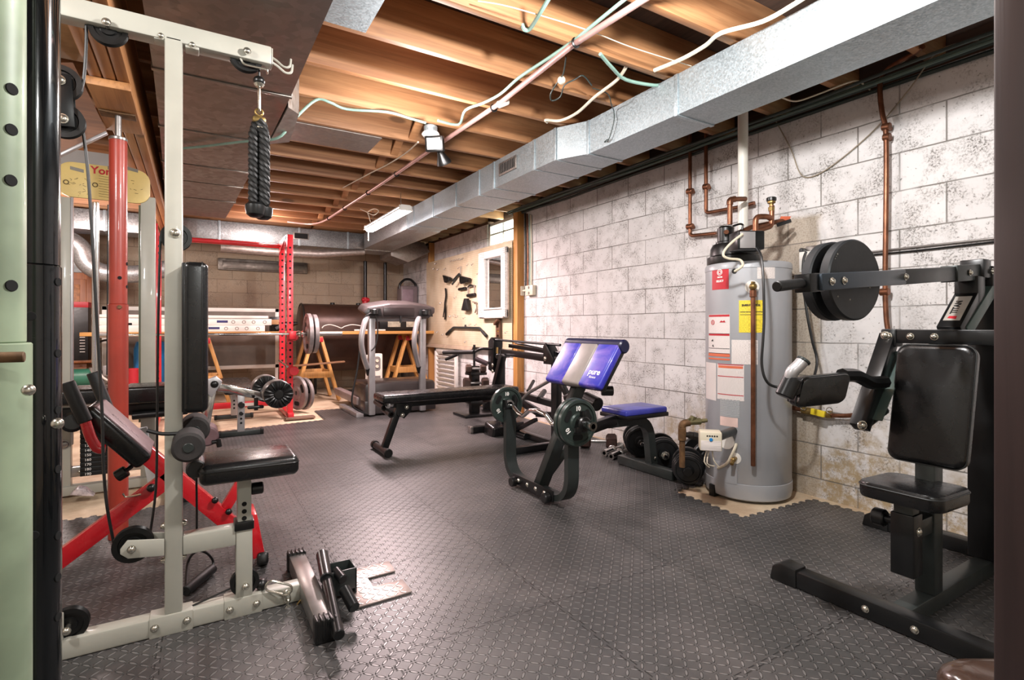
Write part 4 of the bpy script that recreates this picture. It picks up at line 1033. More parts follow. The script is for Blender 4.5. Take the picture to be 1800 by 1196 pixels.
# ================================================================ RED POWER RACK WITH BARBELL
t=thing('power_rack','red steel power rack with round holes down its uprights','power rack',(.3,6.5,0))
xr,xl2,ynr,yfr=.885,-.352,6.22,6.83
ztop=2.02
def upright(x,y,zh,gm):
    g=G().box((x-.03,y-.03,.02),(x+.03,y+.03,zh),.004); g.m=1; z=.30
    while z<zh-.14:
        g.cyl((x,y-.029,z),(x,y-.0315,z),.0125,n=12,bev=.0004); g.cyl((x-.029,y,z),(x-.0315,y,z),.0125,n=12,bev=.0004); z+=.075
    return P(t,'upright',g,[rackred,hole])
for x in (xr,xl2):
    for y in (ynr,yfr): upright(x,y,ztop,None)
P(t,'side_brace',G().box((xr-.025,ynr+.03,ztop-.09),(xr+.025,yfr-.03,ztop-.03),.004),rackred)
P(t,'side_brace',G().box((xl2-.025,ynr+.03,ztop-.09),(xl2+.025,yfr-.03,ztop-.03),.004),rackred)
P(t,'gusset',G().prism([(xr-.034,yfr-.03,ztop),(xr-.034,ynr+.03,ztop),(xr-.034,yfr-.03,ztop-.14)],(.004,0,0),.001),rackred)
P(t,'pull_up_bar',G().cyl((xl2,yfr-.12,ztop-.06),(xr,yfr-.12,ztop-.06),.017),rackred)
P(t,'top_crossmember',G().box((xl2,yfr-.025,ztop-.075),(xr,yfr+.025,ztop-.025),.004),rackred)
P(t,'rear_floor_beam',G().box((xl2,yfr-.03,.07),(xr,yfr+.03,.135),.004),rackred)
P(t,'beam_sticker',G().box((.44,yfr-.0315,.085),(.60,yfr-.030,.12),0),white,'white sticker')
for x in (xr,xl2):
    P(t,'floor_beam',G().box((x-.03,ynr-.10,.004),(x+.03,yfr+.12,.065),.004),rackred)
P(t,'foot_plate',G().box((xr-.06,ynr-.16,.0),(xr+.24,ynr-.05,.022),.003),M('brown foot plate','#7d6557',.5,.3))
for z in (.93,.55):
    o=P(t,'hook_knob',G().cyl((xr+.035,ynr-.04,z-.03),(xr+.035,ynr-.075,z-.03),.05,n=22),rackred)
P(t,'bar_hook',G().box((xr-.02,ynr-.11,.87),(xr+.05,ynr-.03,.90),.005).box((xr-.02,ynr-.115,.87),(xr+.05,ynr-.10,.96),.004),rackred)
P(t,'safety_pin',G().cyl((xr-.03,yfr,.60),(xr-.03,ynr-.05,.57),.012),zinc)
P(t,'bar_hook',G().box((xl2-.05,ynr-.11,.87),(xl2+.02,ynr-.03,.90),.005),rackred)
# barbell
zb2=.928; yb=ynr-.075
t=thing('barbell','long straight steel barbell resting on the red rack hooks','barbell',(.33,yb,zb2-.025))
P(t,'shaft',G().cyl((-.55,yb,zb2),(1.02,yb,zb2),.014),chrome)
for a,b in ((1.02,1.43),(-.35-.2,-.78)): P(t,'sleeve',G().cyl((a,yb,zb2),(b,yb,zb2),.025),steel); 
P(t,'sleeve_collar',G().cyl((1.0,yb,zb2),(1.035,yb,zb2),.04),chrome)
P(t,'spring_clip',G().tube([(.95+.0012*i,yb+.03*cos(i*.6),zb2+.03*sin(i*.6)) for i in range(34)],.006,6),zinc)
for k,(x,R) in enumerate(((1.065,.225),(1.125,.215))):
    ez_plate('weight_plate',['large pale grey plate, inner one on the right end of the rack barbell','large pale grey plate, outer one on the right end of the rack barbell'][k],(x,yb,zb2),-X_,R,.045,[plate_grey,hole],None)
for k,(x,y,R) in enumerate(((1.03,6.64,.20),(1.102,6.62,.19))):
    ez_plate('weight_plate',['grey plate stored low on the rear of the red rack','smaller grey plate stored low in front of the other at the red rack foot'][k],(x,y,R+.02),(-.93,-.37,.0),R,.04,[plate_grey,hole],None)

# ================================================================ SAWHORSES, PLANKS AND WHAT LIES ON THEM
def sawhorse(label,x0,x1,y0,y1,zt):
    xc=(x0+x1)/2; t=thing('sawhorse',label,'sawhorse',(xc,(y0+y1)/2,0),'wooden sawhorses under the planks')
    for y in (y0,y1):
        for x,s in ((x0,-1),(x1,1)):
            P(t,'leg',G().beam((xc+s*.05,y,zt-.03),(x,y,.004),.04,.085,up=Y_,bev=.003),pine_wood)
        P(t,'leg_stretcher',G().beam((xc-(xc-x0)*.62,y-.035,.36),(xc+(x1-xc)*.62,y-.035,.36),.02,.085,bev=.002),pine_wood)
        P(t,'corner_bracket',G().box((xc-.075,y-.05,zt-.10),(xc+.075,y+.05,zt-.035),.006),redp,'red bracket')
    for s,x in ((-1,x0),(1,x1)):
        xx=xc+s*abs(x-xc)*.64; P(t,'side_stretcher',G().beam((xx,y0-.03,.36),(xx,y1+.03,.36),.02,.085,bev=.002),pine_wood)
    P(t,'top_rail',G().box((xc-.02,y0-.12,zt-.085),(xc+.02,y1+.12,zt),.003),pine_wood)
    return t
ZT=.90
sawhorse('wooden sawhorse with red brackets behind the grey barbell plate',1.10,1.68,7.40,7.95,ZT)
sawhorse('wooden sawhorse with red brackets seen through the treadmill frame',2.46,3.08,7.60,7.95,ZT)
sawhorse('wooden sawhorse half hidden by the cable tower back pad',-.22,.37,7.45,7.95,ZT)
S('plank','long yellow pine plank lying across the sawhorses at the front','plank',G().box((-1.1,7.40,ZT),(3.12,7.66,ZT+.042),.003),plank_wood,'planks on the sawhorses')
S('plank','second pine plank lying behind the front one on the sawhorses','plank',G().box((-1.1,7.68,ZT),(3.10,7.96,ZT+.04),.003),plank_wood,'planks on the sawhorses')
S('loose_board','loose thin board poking out beside the middle sawhorse','board',G().beam((1.05,7.22,.50),(1.70,7.16,.54),.10,.02),m_wood('dull board','#6a4a30','#7d5a3c',0,.6))
# cartons
def carton(label,x0,x1,y0,y1,z0,z1,n):
    t=thing('long_carton',label,'box',((x0+x1)/2,(y0+y1)/2,z0),'long white cartons on the planks')
    P(t,'carton',G().box((x0,y0,z0),(x1,y1,z1),.003),white)
    g=G().box((x1-.62-n,y0-.0012,z0+.03),(x1-.50-n,y0,z1-.02),0); P(t,'blue_label',g,M('navy print','#2e2f66',.5))
    g=G()
    for k,dx in enumerate((.42,.30,.19,.06)): g.torus((x1-dx-.02,y0-.0005,(z0+z1)/2),Y_,.018,.004,16,5)
    P(t,'round_symbols',g,M('grey symbol','#8b867e',.5))
    P(t,'end_flap',G().box((x1-.003,y0+.01,z0+.01),(x1+.09 if n==0 else x1+.002,y1-.02,z1-.008),.002),M('brown carton','#a57d55',.7))
carton('white long carton with a row of round symbols, upper of two on the plank',-1.0,.84,7.45,7.62,ZT+.125,ZT+.205,0)
carton('white long carton with round symbols, lower of two on the plank',-1.0,.76,7.44,7.62,ZT+.044,ZT+.122,.01)
S('white_shelf_board','white edged board lying on top of the long cartons','board',G().box((-1.0,7.44,ZT+.21),(.80,7.64,ZT+.245),.003),white)
t=thing('framed_panel','wide white framed dark panel leaning behind the long cartons','panel',(-.1,8.2,.4))
x0,x1,z0,z1=-1.0,1.02,.42,1.262
P(t,'frame',G().box((x0,8.18,z1-.05),(x1,8.22,z1),.003).box((x0,8.18,z0),(x0+.05,8.22,z1),.003).box((x1-.05,8.18,z0),(x1,8.22,z1),.003).box((x0,8.18,z0),(x1,8.22,z0+.05),.003),white)
P(t,'dark_panel',G().box((x0+.045,8.19,z0+.045),(x1-.045,8.21,z1-.045),0),M('taupe panel','#6d6259',.5,0,.15,5))
for x in (x0+.03,x1-.03): P(t,'stand_leg',G().box((x-.02,8.19,0),(x+.02,8.215,z0+.01),.003),white)
S('power_drill','black power tool with red trim lying on the plank behind the rack','tool',G().tube([(.92,7.72,ZT+.07),(1.02,7.72,ZT+.13),(1.12,7.73,ZT+.14),(1.2,7.74,ZT+.15)],[.05,.045,.04,.02],12).beam((.98,7.72,ZT+.12),(.96,7.72,ZT+.045),.05,.05),blackp)
S('tool_case','small black tool case standing on the plank beside the cartons','case',G().box((.86,7.74,ZT+.042),(1.0,7.9,ZT+.24),.01),blackp)
S('white_wire','tangled white wire lying along the plank by the oil tank','wire',G().tube([AY(u,v,7.5) for u,v in ((566,577),(570,573),(580,571),(592,574),(600,577),(606,574),(620,571),(640,574))],.006,6,smooth=4),white)
S('white_pipe','thin white pipe lying on the plank under the treadmill console','pipe',G().cyl((1.9,7.44,ZT+.055),(2.35,7.46,ZT+.055),.013),pvc)
# oil tank
t=thing('oil_tank','large brown horizontal oil tank in the dark behind the sawhorses','tank',(2.15,8.55,0))
def stad(y,z,r): return None
sec=[]
for k in range(36):
    a=2*pi*k/36; sec.append((.30*cos(a), .30*sin(a)+(.22 if sin(a)>0 else -.22)))
yc,zc=8.45,.835
x0,x1=1.33,3.08
rings=[(x0,.0),(x0,.85),(x0+.03,.97),(x0+.06,1.0),(x1-.06,1.0),(x1-.03,.97),(x1,.85),(x1,0)]
g=G(); prev=None
for x,s in rings:
    cur=[g.bm.verts.new((x,yc+p[0]*max(s,.001),zc+p[1]*max(s,.001))) for p in sec]
    if prev:
        for k in range(36): g.bm.faces.new([prev[k],prev[(k+1)%36],cur[(k+1)%36],cur[k]])
    prev=cur
P(t,'shell',g,tankb)
P(t,'end_rim',G().tube([(x0+.03,yc+p[0],zc+p[1]) for p in sec],.012,6,closed=True),M('tank rim','#2c2a26',.4,.3))
for x in (x0+.2,x1-.2):
    for y in (yc-.2,yc+.2): P(t,'leg',G().cyl((x,y,0),(x,y,.40),.02),blacks)
for x in (1.82,2.22): P(t,'bung',G().cyl((x,yc,zc+.51),(x,yc,zc+.545),.035),blacks)
for k,(u,lb) in enumerate(((642,'black fill pipe with a red fitting rising from the oil tank'),(677,'black vent pipe rising from the oil tank, right of the red fitting'))):
    p=AY(u,500,yc); t=thing('tank_pipe',lb,'pipe',(p.x,yc,1.34))
    P(t,'tube',G().cyl((p.x,yc,zc+.50),(p.x,yc,2.06),.028),blacks)
    if not k: P(t,'red_fitting',G().cyl((p.x,yc,zc+.53),(p.x,yc,zc+.64),.045).cyl((p.x-.06,yc-.02,zc+.6),(p.x+.06,yc-.02,zc+.6),.03),redp,'red valve fitting')
# radio case on the tank
p=AY(720,530,8.3)
t=thing('carry_case','grey carry case with black handle standing at the far corner','case',(p.x,8.35,1.35))
w=.15; zb3=1.358; zt3=AY(720,503,8.3).z
P(t,'case_body',G().box((p.x-w,8.28,zb3),(p.x+w*.9,8.5,zt3),.02,3),M('taupe plastic','#75686a',.4))
P(t,'front_panel',G().box((p.x-w*.9,8.272,zb3+.01),(p.x+w*.35,8.282,zt3-.06),.006),M('mauve panel','#8d7a82',.4))
P(t,'handle',G().tube(fillet([(p.x-w,8.36,zt3-.05),(p.x-w,8.36,zt3+.03),(p.x-w*.4,8.36,zt3+.115),(p.x+w*.3,8.36,zt3+.115),(p.x+w*.9,8.36,zt3+.03),(p.x+w*.9,8.36,zt3-.05)],.04),.02,10),blackp)
t=thing('small_monitor','low black box with two pale windows on the plank behind the treadmill','box',(2.55,7.6,ZT+.042))
P(t,'case',G().box((2.28,7.5,ZT+.043),(3.0,7.64,ZT+.30),.008),blackp)
for x in (2.40,2.68): P(t,'window',G().box((x,7.494,ZT+.10),(x+.19,7.501,ZT+.25),.002),M('pale window','#a9a28f',.3,0,.2,20))

# ================================================================ TREADMILL
t=thing('treadmill','grey treadmill with curved silver handles and dark motor hood facing the camera','treadmill',(2.05,6.3,0))
yt=5.86
xa,xb2=FZ(645,735).x,FZ(765,722).x
P(t,'motor_hood',G().prism([(xa,yt,.02),(xb2,yt,.02),(xb2,yt,.33),(xb2-.02,yt,.37),(xa+.02,yt,.37),(xa,yt,.33)],(0,.55,0),.025),M('grey hood','#383231',.33,.1,.12,6,coat=.2))
P(t,'hood_band',G().box((xa-.004,yt-.006,.02),(xb2+.004,yt+.3,.17),.01),M('grey hood','#4d4644'))
P(t,'running_deck',G().box((xa+.03,yt+.5,.08),(xb2-.03,yt+1.33,.16),.01),blackp)
for x in (xa-.03,xb2-.05): P(t,'side_rail',G().box((x,yt+.25,.10),(x+.09,yt+1.38,.19),.01),M('mauve grey rail','#8b7b78',.4))
P(t,'floor_frame',G().box((xa-.10,yt-.02,0),(xa-.02,yt+.8,.05),.004),silver)
zc2=1.13
uxa,uxb=AY(652,640,yt).x,AY(741,640,yt).x
for x in (uxa,uxb): P(t,'upright',G().box((x-.035,yt-.055,.02),(x+.035,yt+.015,zc2),.008),silver)
P(t,'top_crossbar',G().cyl((uxa,yt+.03,zc2-.03),(uxb,yt+.03,zc2-.03),.035),silver)
c=V(((uxa+uxb)/2+.01,yt-.02,zc2+.075)); hw=(uxb-uxa)/2+.12
P(t,'console',G().prism([(c.x-hw+.04,yt-.10,zc2+.09),(c.x-hw*.3,yt-.10,zc2+.135),(c.x+hw*.3,yt-.10,zc2+.14),(c.x+hw,yt-.10,zc2+.10),(c.x+hw,yt-.10,zc2+.04),(c.x+hw-.08,yt-.10,zc2-.03),(c.x-hw+.08,yt-.10,zc2-.03),(c.x-hw,yt-.10,zc2+.03)],(0,.28,.05),.015),M('console grey','#352e2d',.4))
P(t,'console_screen',G().box((c.x-.20,yt-.112,zc2+.0),(c.x+.16,yt-.098,zc2+.095),.006),M('console dark','#241d1c',.3))
for s in (-1,1): 
    q=V((c.x+s*hw*.72,yt-.105,zc2+.03)); P(t,'cup_holder',G().cyl(q-Z_*.02,q+Z_*.04,.05).prism([q+V((-.09,.0,-.035)),q+V((.09,0,-.035)),q+V((.07,0,.05)),q+V((-.07,0,.05))],(0,.01,0),.003),blackp)
for s,x in ((-1,uxa),(1,uxb)):
    P(t,'handle',G().tube(catmull([(x-.04,yt-.05,zc2+.0),(x-.11,yt-.14,zc2-.08),(x-.15,yt-.16,zc2-.26),(x-.12,yt-.12,zc2-.43),(x-.03,yt-.01,zc2-.62)],6),.03,12),silver)
    P(t,'handle_end',G().cyl((x-.05,yt-.03,zc2-.58),(x-.015,yt,zc2-.66),.034),blackp)
P(t,'power_cord',G().tube([AY(u,v,yt-.12) for u,v in ((660,548),(640,560),(634,600),(628,650),(620,690),(619,712),(630,722),(645,728))],.010,8,smooth=4),cableblk)
P(t,'safety_cord',G().tube([AY(u,v,yt-.1) for u,v in ((658,548),(664,575),(661,605),(653,617))],.008,8,smooth=4),cableblk)
P(t,'clip_cord',G().tube([(c.x,yt-.1,zc2),(c.x,yt-.1,zc2-.08)],.012,8),blackp)

# ================================================================ OIL RADIATOR
t=thing('oil_radiator','white oil filled radiator standing between treadmill and sawhorse','heater',(2.22,7.15,0))
a,b=FZ(653,697),FZ(674,696); yr=7.26; xa,xb3=AY(652,650,yr).x,AY(673,650,yr).x; zt4=AY(662,622,yr).z
o=P(t,'control_box',G().box((xa,yr,.06),(xb3,yr+.12,zt4),.02,3),M('radiator white','#d8d0c4',.35,0,.04,5))
P(o,'control_panel',G().prism(rrect(((xa+xb3)/2,yr-.003,zt4-.14),((xb3-xa)*.3,0,0),(0,0,.10),.04,4),(0,.004,0)),M('panel grey','#77706c',.4))
for z in (zt4-.10,zt4-.18): P(o,'dial',G().cyl((( xa+xb3)/2,yr-.003,z),((xa+xb3)/2,yr-.02,z),.022),ivory)
P(o,'air_slots',G().box(((xa+xb3)/2-.05,yr-.002,zt4-.36),((xa+xb3)/2+.05,yr,zt4-.31),0),M('panel grey','#77706c'))
for k in range(4): P(t,'fin',G().box((xa+.01,yr+.13+k*.055,.09),(xb3-.01,yr+.15+k*.055,zt4-.03),.006),MATS['radiator white'])
for y in (yr+.05,yr+.30): P(t,'foot',G().box((xa-.04,y-.02,0),(xb3+.04,y+.02,.06),.01),MATS['radiator white'])

# ================================================================ SMALL FLAT BENCH
t=thing('flat_bench','small black flat bench with grey adjustable legs in front of the red rack','exercise bench',(.35,5.95,0))
P(t,'bench_pad',G().box((.215,5.40,.385),(.50,6.55,.445),.02,4),blackv)
P(t,'rail',G().box((.33,5.45,.335),(.38,6.5,.384),.003),greys)
for y in (5.45,6.48):
    g=G().box((.325,y-.03,.04),(.385,y+.03,.38),.004); g.m=1
    for z in (.12,.16,.20): g.cyl((.355,y-.029,z),(.355,y-.0315,z),.01,n=12,bev=.0004)
    P(t,'leg',g,[silver,hole]); P(t,'foot_bar',G().box((.17,y-.025,.002),(.54,y+.025,.048),.006),greys)
    for x in (.165,.515): P(t,'foot_cap',G().box((x,y-.028,0),(x+.03,y+.028,.052),.006),blackp)
P(t,'adjust_knob',G().cyl((.355,5.42,.29),(.355,5.37,.29),.028),blackp)
P(t,'adjust_knob',G().cyl((.355,5.42,.21),(.355,5.39,.21),.018),blackp)

# ================================================================ LEFT FAR CORNER
def Q(u,v,y): return AY(u,v,y)
yk=8.35; x1=Q(161,500,yk).x
t=thing('oak_cabinet','oak wall cabinet with panelled door at the far left','cabinet',(x1-.5,yk+.2,Q(150,632,yk).z))
za,zc3=Q(150,632,yk).z,Q(150,480,yk).z
P(t,'body',G().box((x1-1.1,yk,za),(x1,yk+.34,zc3),.004),oak_wood)
o=P(t,'door',G().box((x1-.42,yk-.02,za+.05),(x1-.05,yk,zc3-.08),.004),oak_wood)
P(o,'door_panel',G().box((x1-.36,yk-.028,za+.12),(x1-.11,yk-.018,zc3-.15),.008),M('oak panel','#a56a38',.5,0,.35,22))
P(t,'shelf',G().box((x1-1.1,yk-.28,za-.03),(x1+.06,yk+.3,za),.003),oak_wood)
S('base_cabinet','tall brown wooden base cabinet below the oak wall cabinet','cabinet',G().box((x1-1.1,yk-.2,0),(x1-.02,yk+.34,za-.032),.004),oak_wood)
t=thing('storage_bin','clear plastic bin with blue lid on top of the oak cabinet','bin',(x1-.2,yk+.15,zc3))
zl=Q(150,441,yk).z
P(t,'bin_body',G().prism([(x1-.7,yk+.02,zc3+.002),(x1-.04,yk+.02,zc3+.002),(x1+.0,yk+.02,zl),(x1-.75,yk+.02,zl)],(0,.3,0),.01),M('cloudy plastic','#aab4b8',.25,0,.3,8))
P(t,'lid',G().box((x1-.78,yk-.0,zl),(x1+.02,yk+.34,zl+.05),.012),blue,'blue lid')
y=yk-.25; xx=Q(155,570,y).x
t=thing('boxed_appliance','black appliance carton with red top band on the oak shelf','box',(xx-.2,y+.1,za))
P(t,'carton',G().box((xx-.5,y,za+.002),(xx,y+.22,Q(150,540,y).z),.003),M('black carton','#1e1c1d',.4,0,.2,20))
P(t,'red_band',G().box((xx-.5,y-.002,Q(150,540,y).z-.005),(xx+.001,y+.222,Q(150,531,y).z),.002),redp,'red top band')
g=G()
for k in range(6): g.box((xx-.08,y-.003,za+.10+k*.035),(xx-.03,y-.001,za+.108+k*.035),0)
P(t,'carton_print',g,whitep)
y=7.7; a,b=Q(232,640,y),Q(293,640,y); r=(b.x-a.x)/2; zt5=Q(262,597,y).z
t=thing('pressure_tank','bright blue well pressure tank behind the cream gym uprights','tank',((a.x+b.x)/2,y+r,0))
P(t,'shell',G().lathe([(0,.05),(r*.8,.05),(r,.16),(r,zt5-.12),(r*.85,zt5-.03),(r*.4,zt5),(0,zt5+.005)],((a.x+b.x)/2,y+r,0),Z_,36),blue)
P(t,'stand_ring',G().lathe([(r*.78,0),(r*.82,0),(r*.82,.07),(r*.78,.07),(r*.78,0)],((a.x+b.x)/2,y+r,0),Z_,32),blacks)
y=7.6; p=Q(185,655,y)
t=thing('water_pump','small well pump with grey fittings and hose left of the blue tank','pump',(p.x,y,0))
P(t,'motor',G().cyl((p.x-.36,y,.42),(p.x-.12,y,.42),.11),M('green motor','#2d6a55',.4))
P(t,'pump_head',G().lathe([(0,0),(.07,0),(.09,.05),(.07,.14),(.05,.2),(0,.2)],(p.x-.10,y,.34),Z_,20),steel)
P(t,'stand',G().box((p.x-.4,y-.14,0),(p.x+.1,y+.14,.31),.01),M('grey stand','#6f6a66',.6))
P(t,'pressure_switch',G().box((p.x-.02,y-.05,.44),(p.x+.08,y+.05,.56),.01),silver)
P(t,'hose',G().tube([(p.x-.05,y-.05,.56),(p.x-.1,y-.08,.75),(p.x,y-.06,.85),(p.x+.14,y,.8),(p.x+.2,y+.05,.6),(p.x+.12,y,.4)],.012,8,smooth=5),cableblk)
P(t,'pale_hose',G().tube([(p.x-.05,y-.09,.60),(p.x-.02,y-.12,.45),(p.x+.08,y-.10,.38),(p.x+.16,y-.06,.46)],.012,8,smooth=5),pvc)
p=Q(234,657,7.45); S('red_can','small red can on the floor left of the blue tank','can',G().cyl((p.x,7.45,0),(p.x,7.45,p.z+.06),.06),redp)
# curved insulated flex duct
S('flex_duct','silver curved flexible duct dropping from the cross duct at far left','duct',G().tube([(-1.55,7.5,2.0),(-1.3,7.5,2.0),(-1.12,7.5,1.9),(-1.05,7.5,1.72),(-.9,7.5,1.62),(-.6,7.5,1.62),(-.3,7.52,1.70)],.10,16,smooth=5), foil)
# ================================================================ PEGBOARD WALL
px=3.085
y0,y1,z0,z1=5.11,7.70,.745,1.995
t=thing('pegboard','cream pegboard panel on studs along the right wall','pegboard',(px,6.4,z0))
P(t,'board',G().box((px-.006,y0,z0),(px,y1,z1),.001),pegb)
P(t,'lower_lip',G().prism([(px-.006,y0+1.0,z0),(px-.006,y1,z0),(px-.03,y1+.03,z0-.05),(px-.03,y0+1.0,z0-.05)],(.012,0,0),.001),M('grey tan board','#a08d78',.6))
def peg(u,v,l=.035):
    p=AX(u,v,px-.008); return P(t,'peg_hook',G().tube(fillet([p+V((.006,0,0)),p+V((-l*.5,0,0)),p+V((-l*.6,0,-l*.6)),p+V((-l,0,-l*.6)),p+V((-l,0,-l*.2))],.006,2),.0035,6),steel)
for u,v in ((768,463),(765,472),(772,473),(784,472),(795,458),(800,457),(804,456),(808,455),(812,455),(815,454),(824,465),(832,464),(842,480),(808,470),(802,522),(776,532),(800,554),(793,555),(805,556),(818,558),(828,570),(838,570),(770,583),(780,587),(820,600),(892,583)):
    peg(u,v)
X0=px-.03
def hang(name,label,cat): 
    return lambda fn: None
def T2(name,label,cat,pts0): return thing(name,label,cat,pts0)
# row handle with two paddles
a=AX(809,472,X0)
t=thing('row_grip','black wide V cable grip with two paddle handles hung high on the pegboard','handle',AX(805,495,X0))
P(t,'hanger',G().tube([AX(810,468,X0),AX(809,482,X0)],.006,8),steel)
P(t,'arch_bar',G().tube([AX(796,494,X0),AX(807,482,X0),AX(816,497,X0)],.016,10),greys)
P(t,'arch_bar',G().tube([AX(795,500,X0-.06),AX(803,490,X0-.05)],.014,8),greys)
for q in (((783,484),(794,488),(794,494),(790,498),(786,497)),((813,485),(828,489),(827,496),(815,500),(813,495))):
    P(t,'paddle',G().prism([AX(u,v,X0) for u,v in q],(-.05,0,0),.006),blackp)
S('hand_strap','long dark strap with split tail hanging at the left of the pegboard','strap',G().strip([AX(783,507,X0),AX(784,520,X0),AX(782,535,X0),AX(783,548,X0),AX(782,562,X0)],(0,1,0),.04,.008,4).strip([AX(782,535,X0-.02),AX(781,545,X0-.02),AX(779,558,X0-.02)],(0,1,0),.03,.006),rubber)
t=thing('stirrup_handle','square metal stirrup handle hanging right of the V grip','handle',AX(828,512,X0))
P(t,'frame',G().tube([AX(823,505,X0),AX(834,502,X0),AX(834,518,X0),AX(823,520,X0)],.010,8,closed=True),steel)
P(t,'grip',G().cyl(AX(822,520,X0),AX(835,518,X0),.022),grip)
P(t,'hook_strap',G().strip([AX(823,505,X0),AX(828,501,X0),AX(834,503,X0)],(1,0,0),.03,.012),rubber)
S('short_bar','short black bar lying level on pegboard hooks under the V grip','handle',G().cyl(AX(807,509,X0),AX(819,507,X0),.020),grip)
S('ankle_cuff','black tapering ankle cuff hanging below the stirrup handle','strap',G().prism([AX(821,525,X0),AX(825,525,X0),AX(828,545,X0),AX(824,547,X0),AX(816,546,X0)],(-.05,0,0),.008),rubber)
S('hand_strap','thin grey strap folded over a hook beside the mirror frame','strap',G().tube([AX(831,531,X0),AX(837,532,X0),AX(838,541,X0),AX(835,550,X0)],.009,8).tube([AX(838,541,X0-.02),AX(839,553,X0-.02)],.009,8),M('grey strap','#7a6d60',.7))
S('key_strap','narrow black strap hanging against the left side of the mirror','strap',G().tube([AX(846,485,X0),AX(845,525,X0)],.006,6).beam(AX(845,524,X0),AX(845,538,X0),.05,.03),rubber)
t=thing('pulldown_bar','bent black pulldown bar hanging low on the pegboard','bar',AX(820,578,X0))
P(t,'bar',G().tube(fillet([AX(785,588,X0),AX(797,576,X0),AX(843,577,X0),AX(855,591,X0)],.03,4),.017,10),greys)
P(t,'hanger',G().cyl(AX(818,576,X0),AX(818,571,X0),.012),greys)
P(t,'end_grip',G().cyl(AX(785,588,X0),AX(792,581,X0),.021),grip); P(t,'end_grip',G().cyl(AX(855,591,X0),AX(848,583,X0),.021),grip)
# mirror
xm=3.03; a,b=AX(845,445,xm),AX(893,436,xm); ym0,ym1=b.y,a.y; zm0,zm1=AX(870,560,xm).z,AX(870,439,xm).z
t=thing('wicker_mirror','tall mirror in a white wicker frame hung over the pegboard','mirror',(xm,(ym0+ym1)/2,zm0))
ya,yb=AX(887,500,xm).y,AX(855,500,xm).y; za,zb=AX(870,543,xm).z,AX(870,452,xm).z
g=G()
g.box((xm-.03,ym0,zm0),(xm+.02,ya,zm1),.018,3).box((xm-.03,yb,zm0),(xm+.02,ym1,zm1),.018,3).box((xm-.03,ym0,zm0),(xm+.02,ym1,za),.018,3).box((xm-.03,ym0,zb),(xm+.02,ym1,zm1),.018,3)
n=40
for k in range(n):
    z=zm0+.02+(zm1-zm0-.04)*k/(n-1)
    for q0,q1 in ((ym0,ya),(yb,ym1)): g.tube([(xm-.031,q0+.006,z),(xm-.036,(q0+q1)/2,z+.006),(xm-.031,q1-.006,z)],.009,6)
o=P(t,'frame',g,wicker)
P(o,'inner_bead',G().tube([(xm-.034,ya,za),(xm-.034,yb,za),(xm-.034,yb,zb),(xm-.034,ya,zb)],.016,8,closed=True),wicker)
P(t,'mirror_glass',G().box((xm-.006,ya-.005,za-.005),(xm-.002,yb+.005,zb+.005),0),mirrorm)
# spirit level and strap under the mirror
t=thing('spirit_level','brown wooden spirit level hanging below the wicker mirror','level',AX(877,605,X0))
a,b=AX(876,558,X0),AX(877,605,X0)
g=G().beam(a+Y_*.035,b+Y_*.035,.022,.03,up=X_).beam(a-Y_*.035,b-Y_*.035,.022,.03,up=X_)
for f in (.02,.45,.6,.98): p=a.lerp(b,f); g.box((p.x-.013,p.y-.045,p.z-.02),(p.x+.013,p.y+.045,p.z+.02),.002)
P(t,'body',g,M('level wood','#5c4030',.4)); P(t,'vial',G().cyl(a.lerp(b,.5)-Y_*.025,a.lerp(b,.5)+Y_*.025,.012),yellow)
S('hand_brush','small brown tool hanging at an angle beside the spirit level','tool',G().beam(AX(876,562,X0-.03),AX(870,571,X0-.03),.05,.03,bev=.01),M('level wood','#5c4030'))
# louvred panel
xl=3.10; ya,yb=AX(803,640,xl).y,AX(766,640,xl).y
t=thing('louvre_panel','white louvred shutter panel leaning on the wall below the pegboard','shutter',(xl,(ya+yb)/2,.02))
g=G().box((xl-.02,ya,.0),(xl+.02,ya+.05,.69),.003).box((xl-.02,yb-.05,.0),(xl+.02,yb,.69),.003).box((xl-.02,ya,.64),(xl+.02,yb,.69),.003).box((xl-.02,ya,.0),(xl+.02,yb,.06),.003)
P(t,'frame',g,white)
for k in range(9):
    z=.09+k*.064; P(t,'louvre',G().obox((xl,(ya+yb)/2,z+.02),(.016,0,-.022),(0,(yb-ya)/2-.045,0),(.004,0,.003),.001,1),white)
# outlet boxes
t=thing('outlet_boxes','pair of white electrical boxes on the wall right of the wooden stud','outlet',AX(918,512,3.14))
for u0,u1,v0,v1 in ((904,916,503,521),(923,936,501,520)):
    a,b=AX(u0,v1,3.13),AX(u1,v0,3.13); q=P(t,'outlet_box',G().box((3.13,b.y,a.z),(3.178,a.y,b.z),.008),ivory)
    m=(a+b)/2
    for dz in (-.03,.03): P(q,'socket',G().cyl((3.128,m.y,m.z+dz),(3.132,m.y,m.z+dz),.016),M('socket grey','#6e675c',.5))
P(t,'link_conduit',G().cyl(AX(914,512,3.155),AX(925,511,3.155),.012),ivory)
for k,u in enumerate((924,927.5,932,934)): P(t,'riser_cable',G().tube([AX(u,503,3.165),AX(u+.5,450,3.168),AX(u-1,375+k,3.165)],.009,6),(cableblk,copper,cablegrn,cablewht)[k])

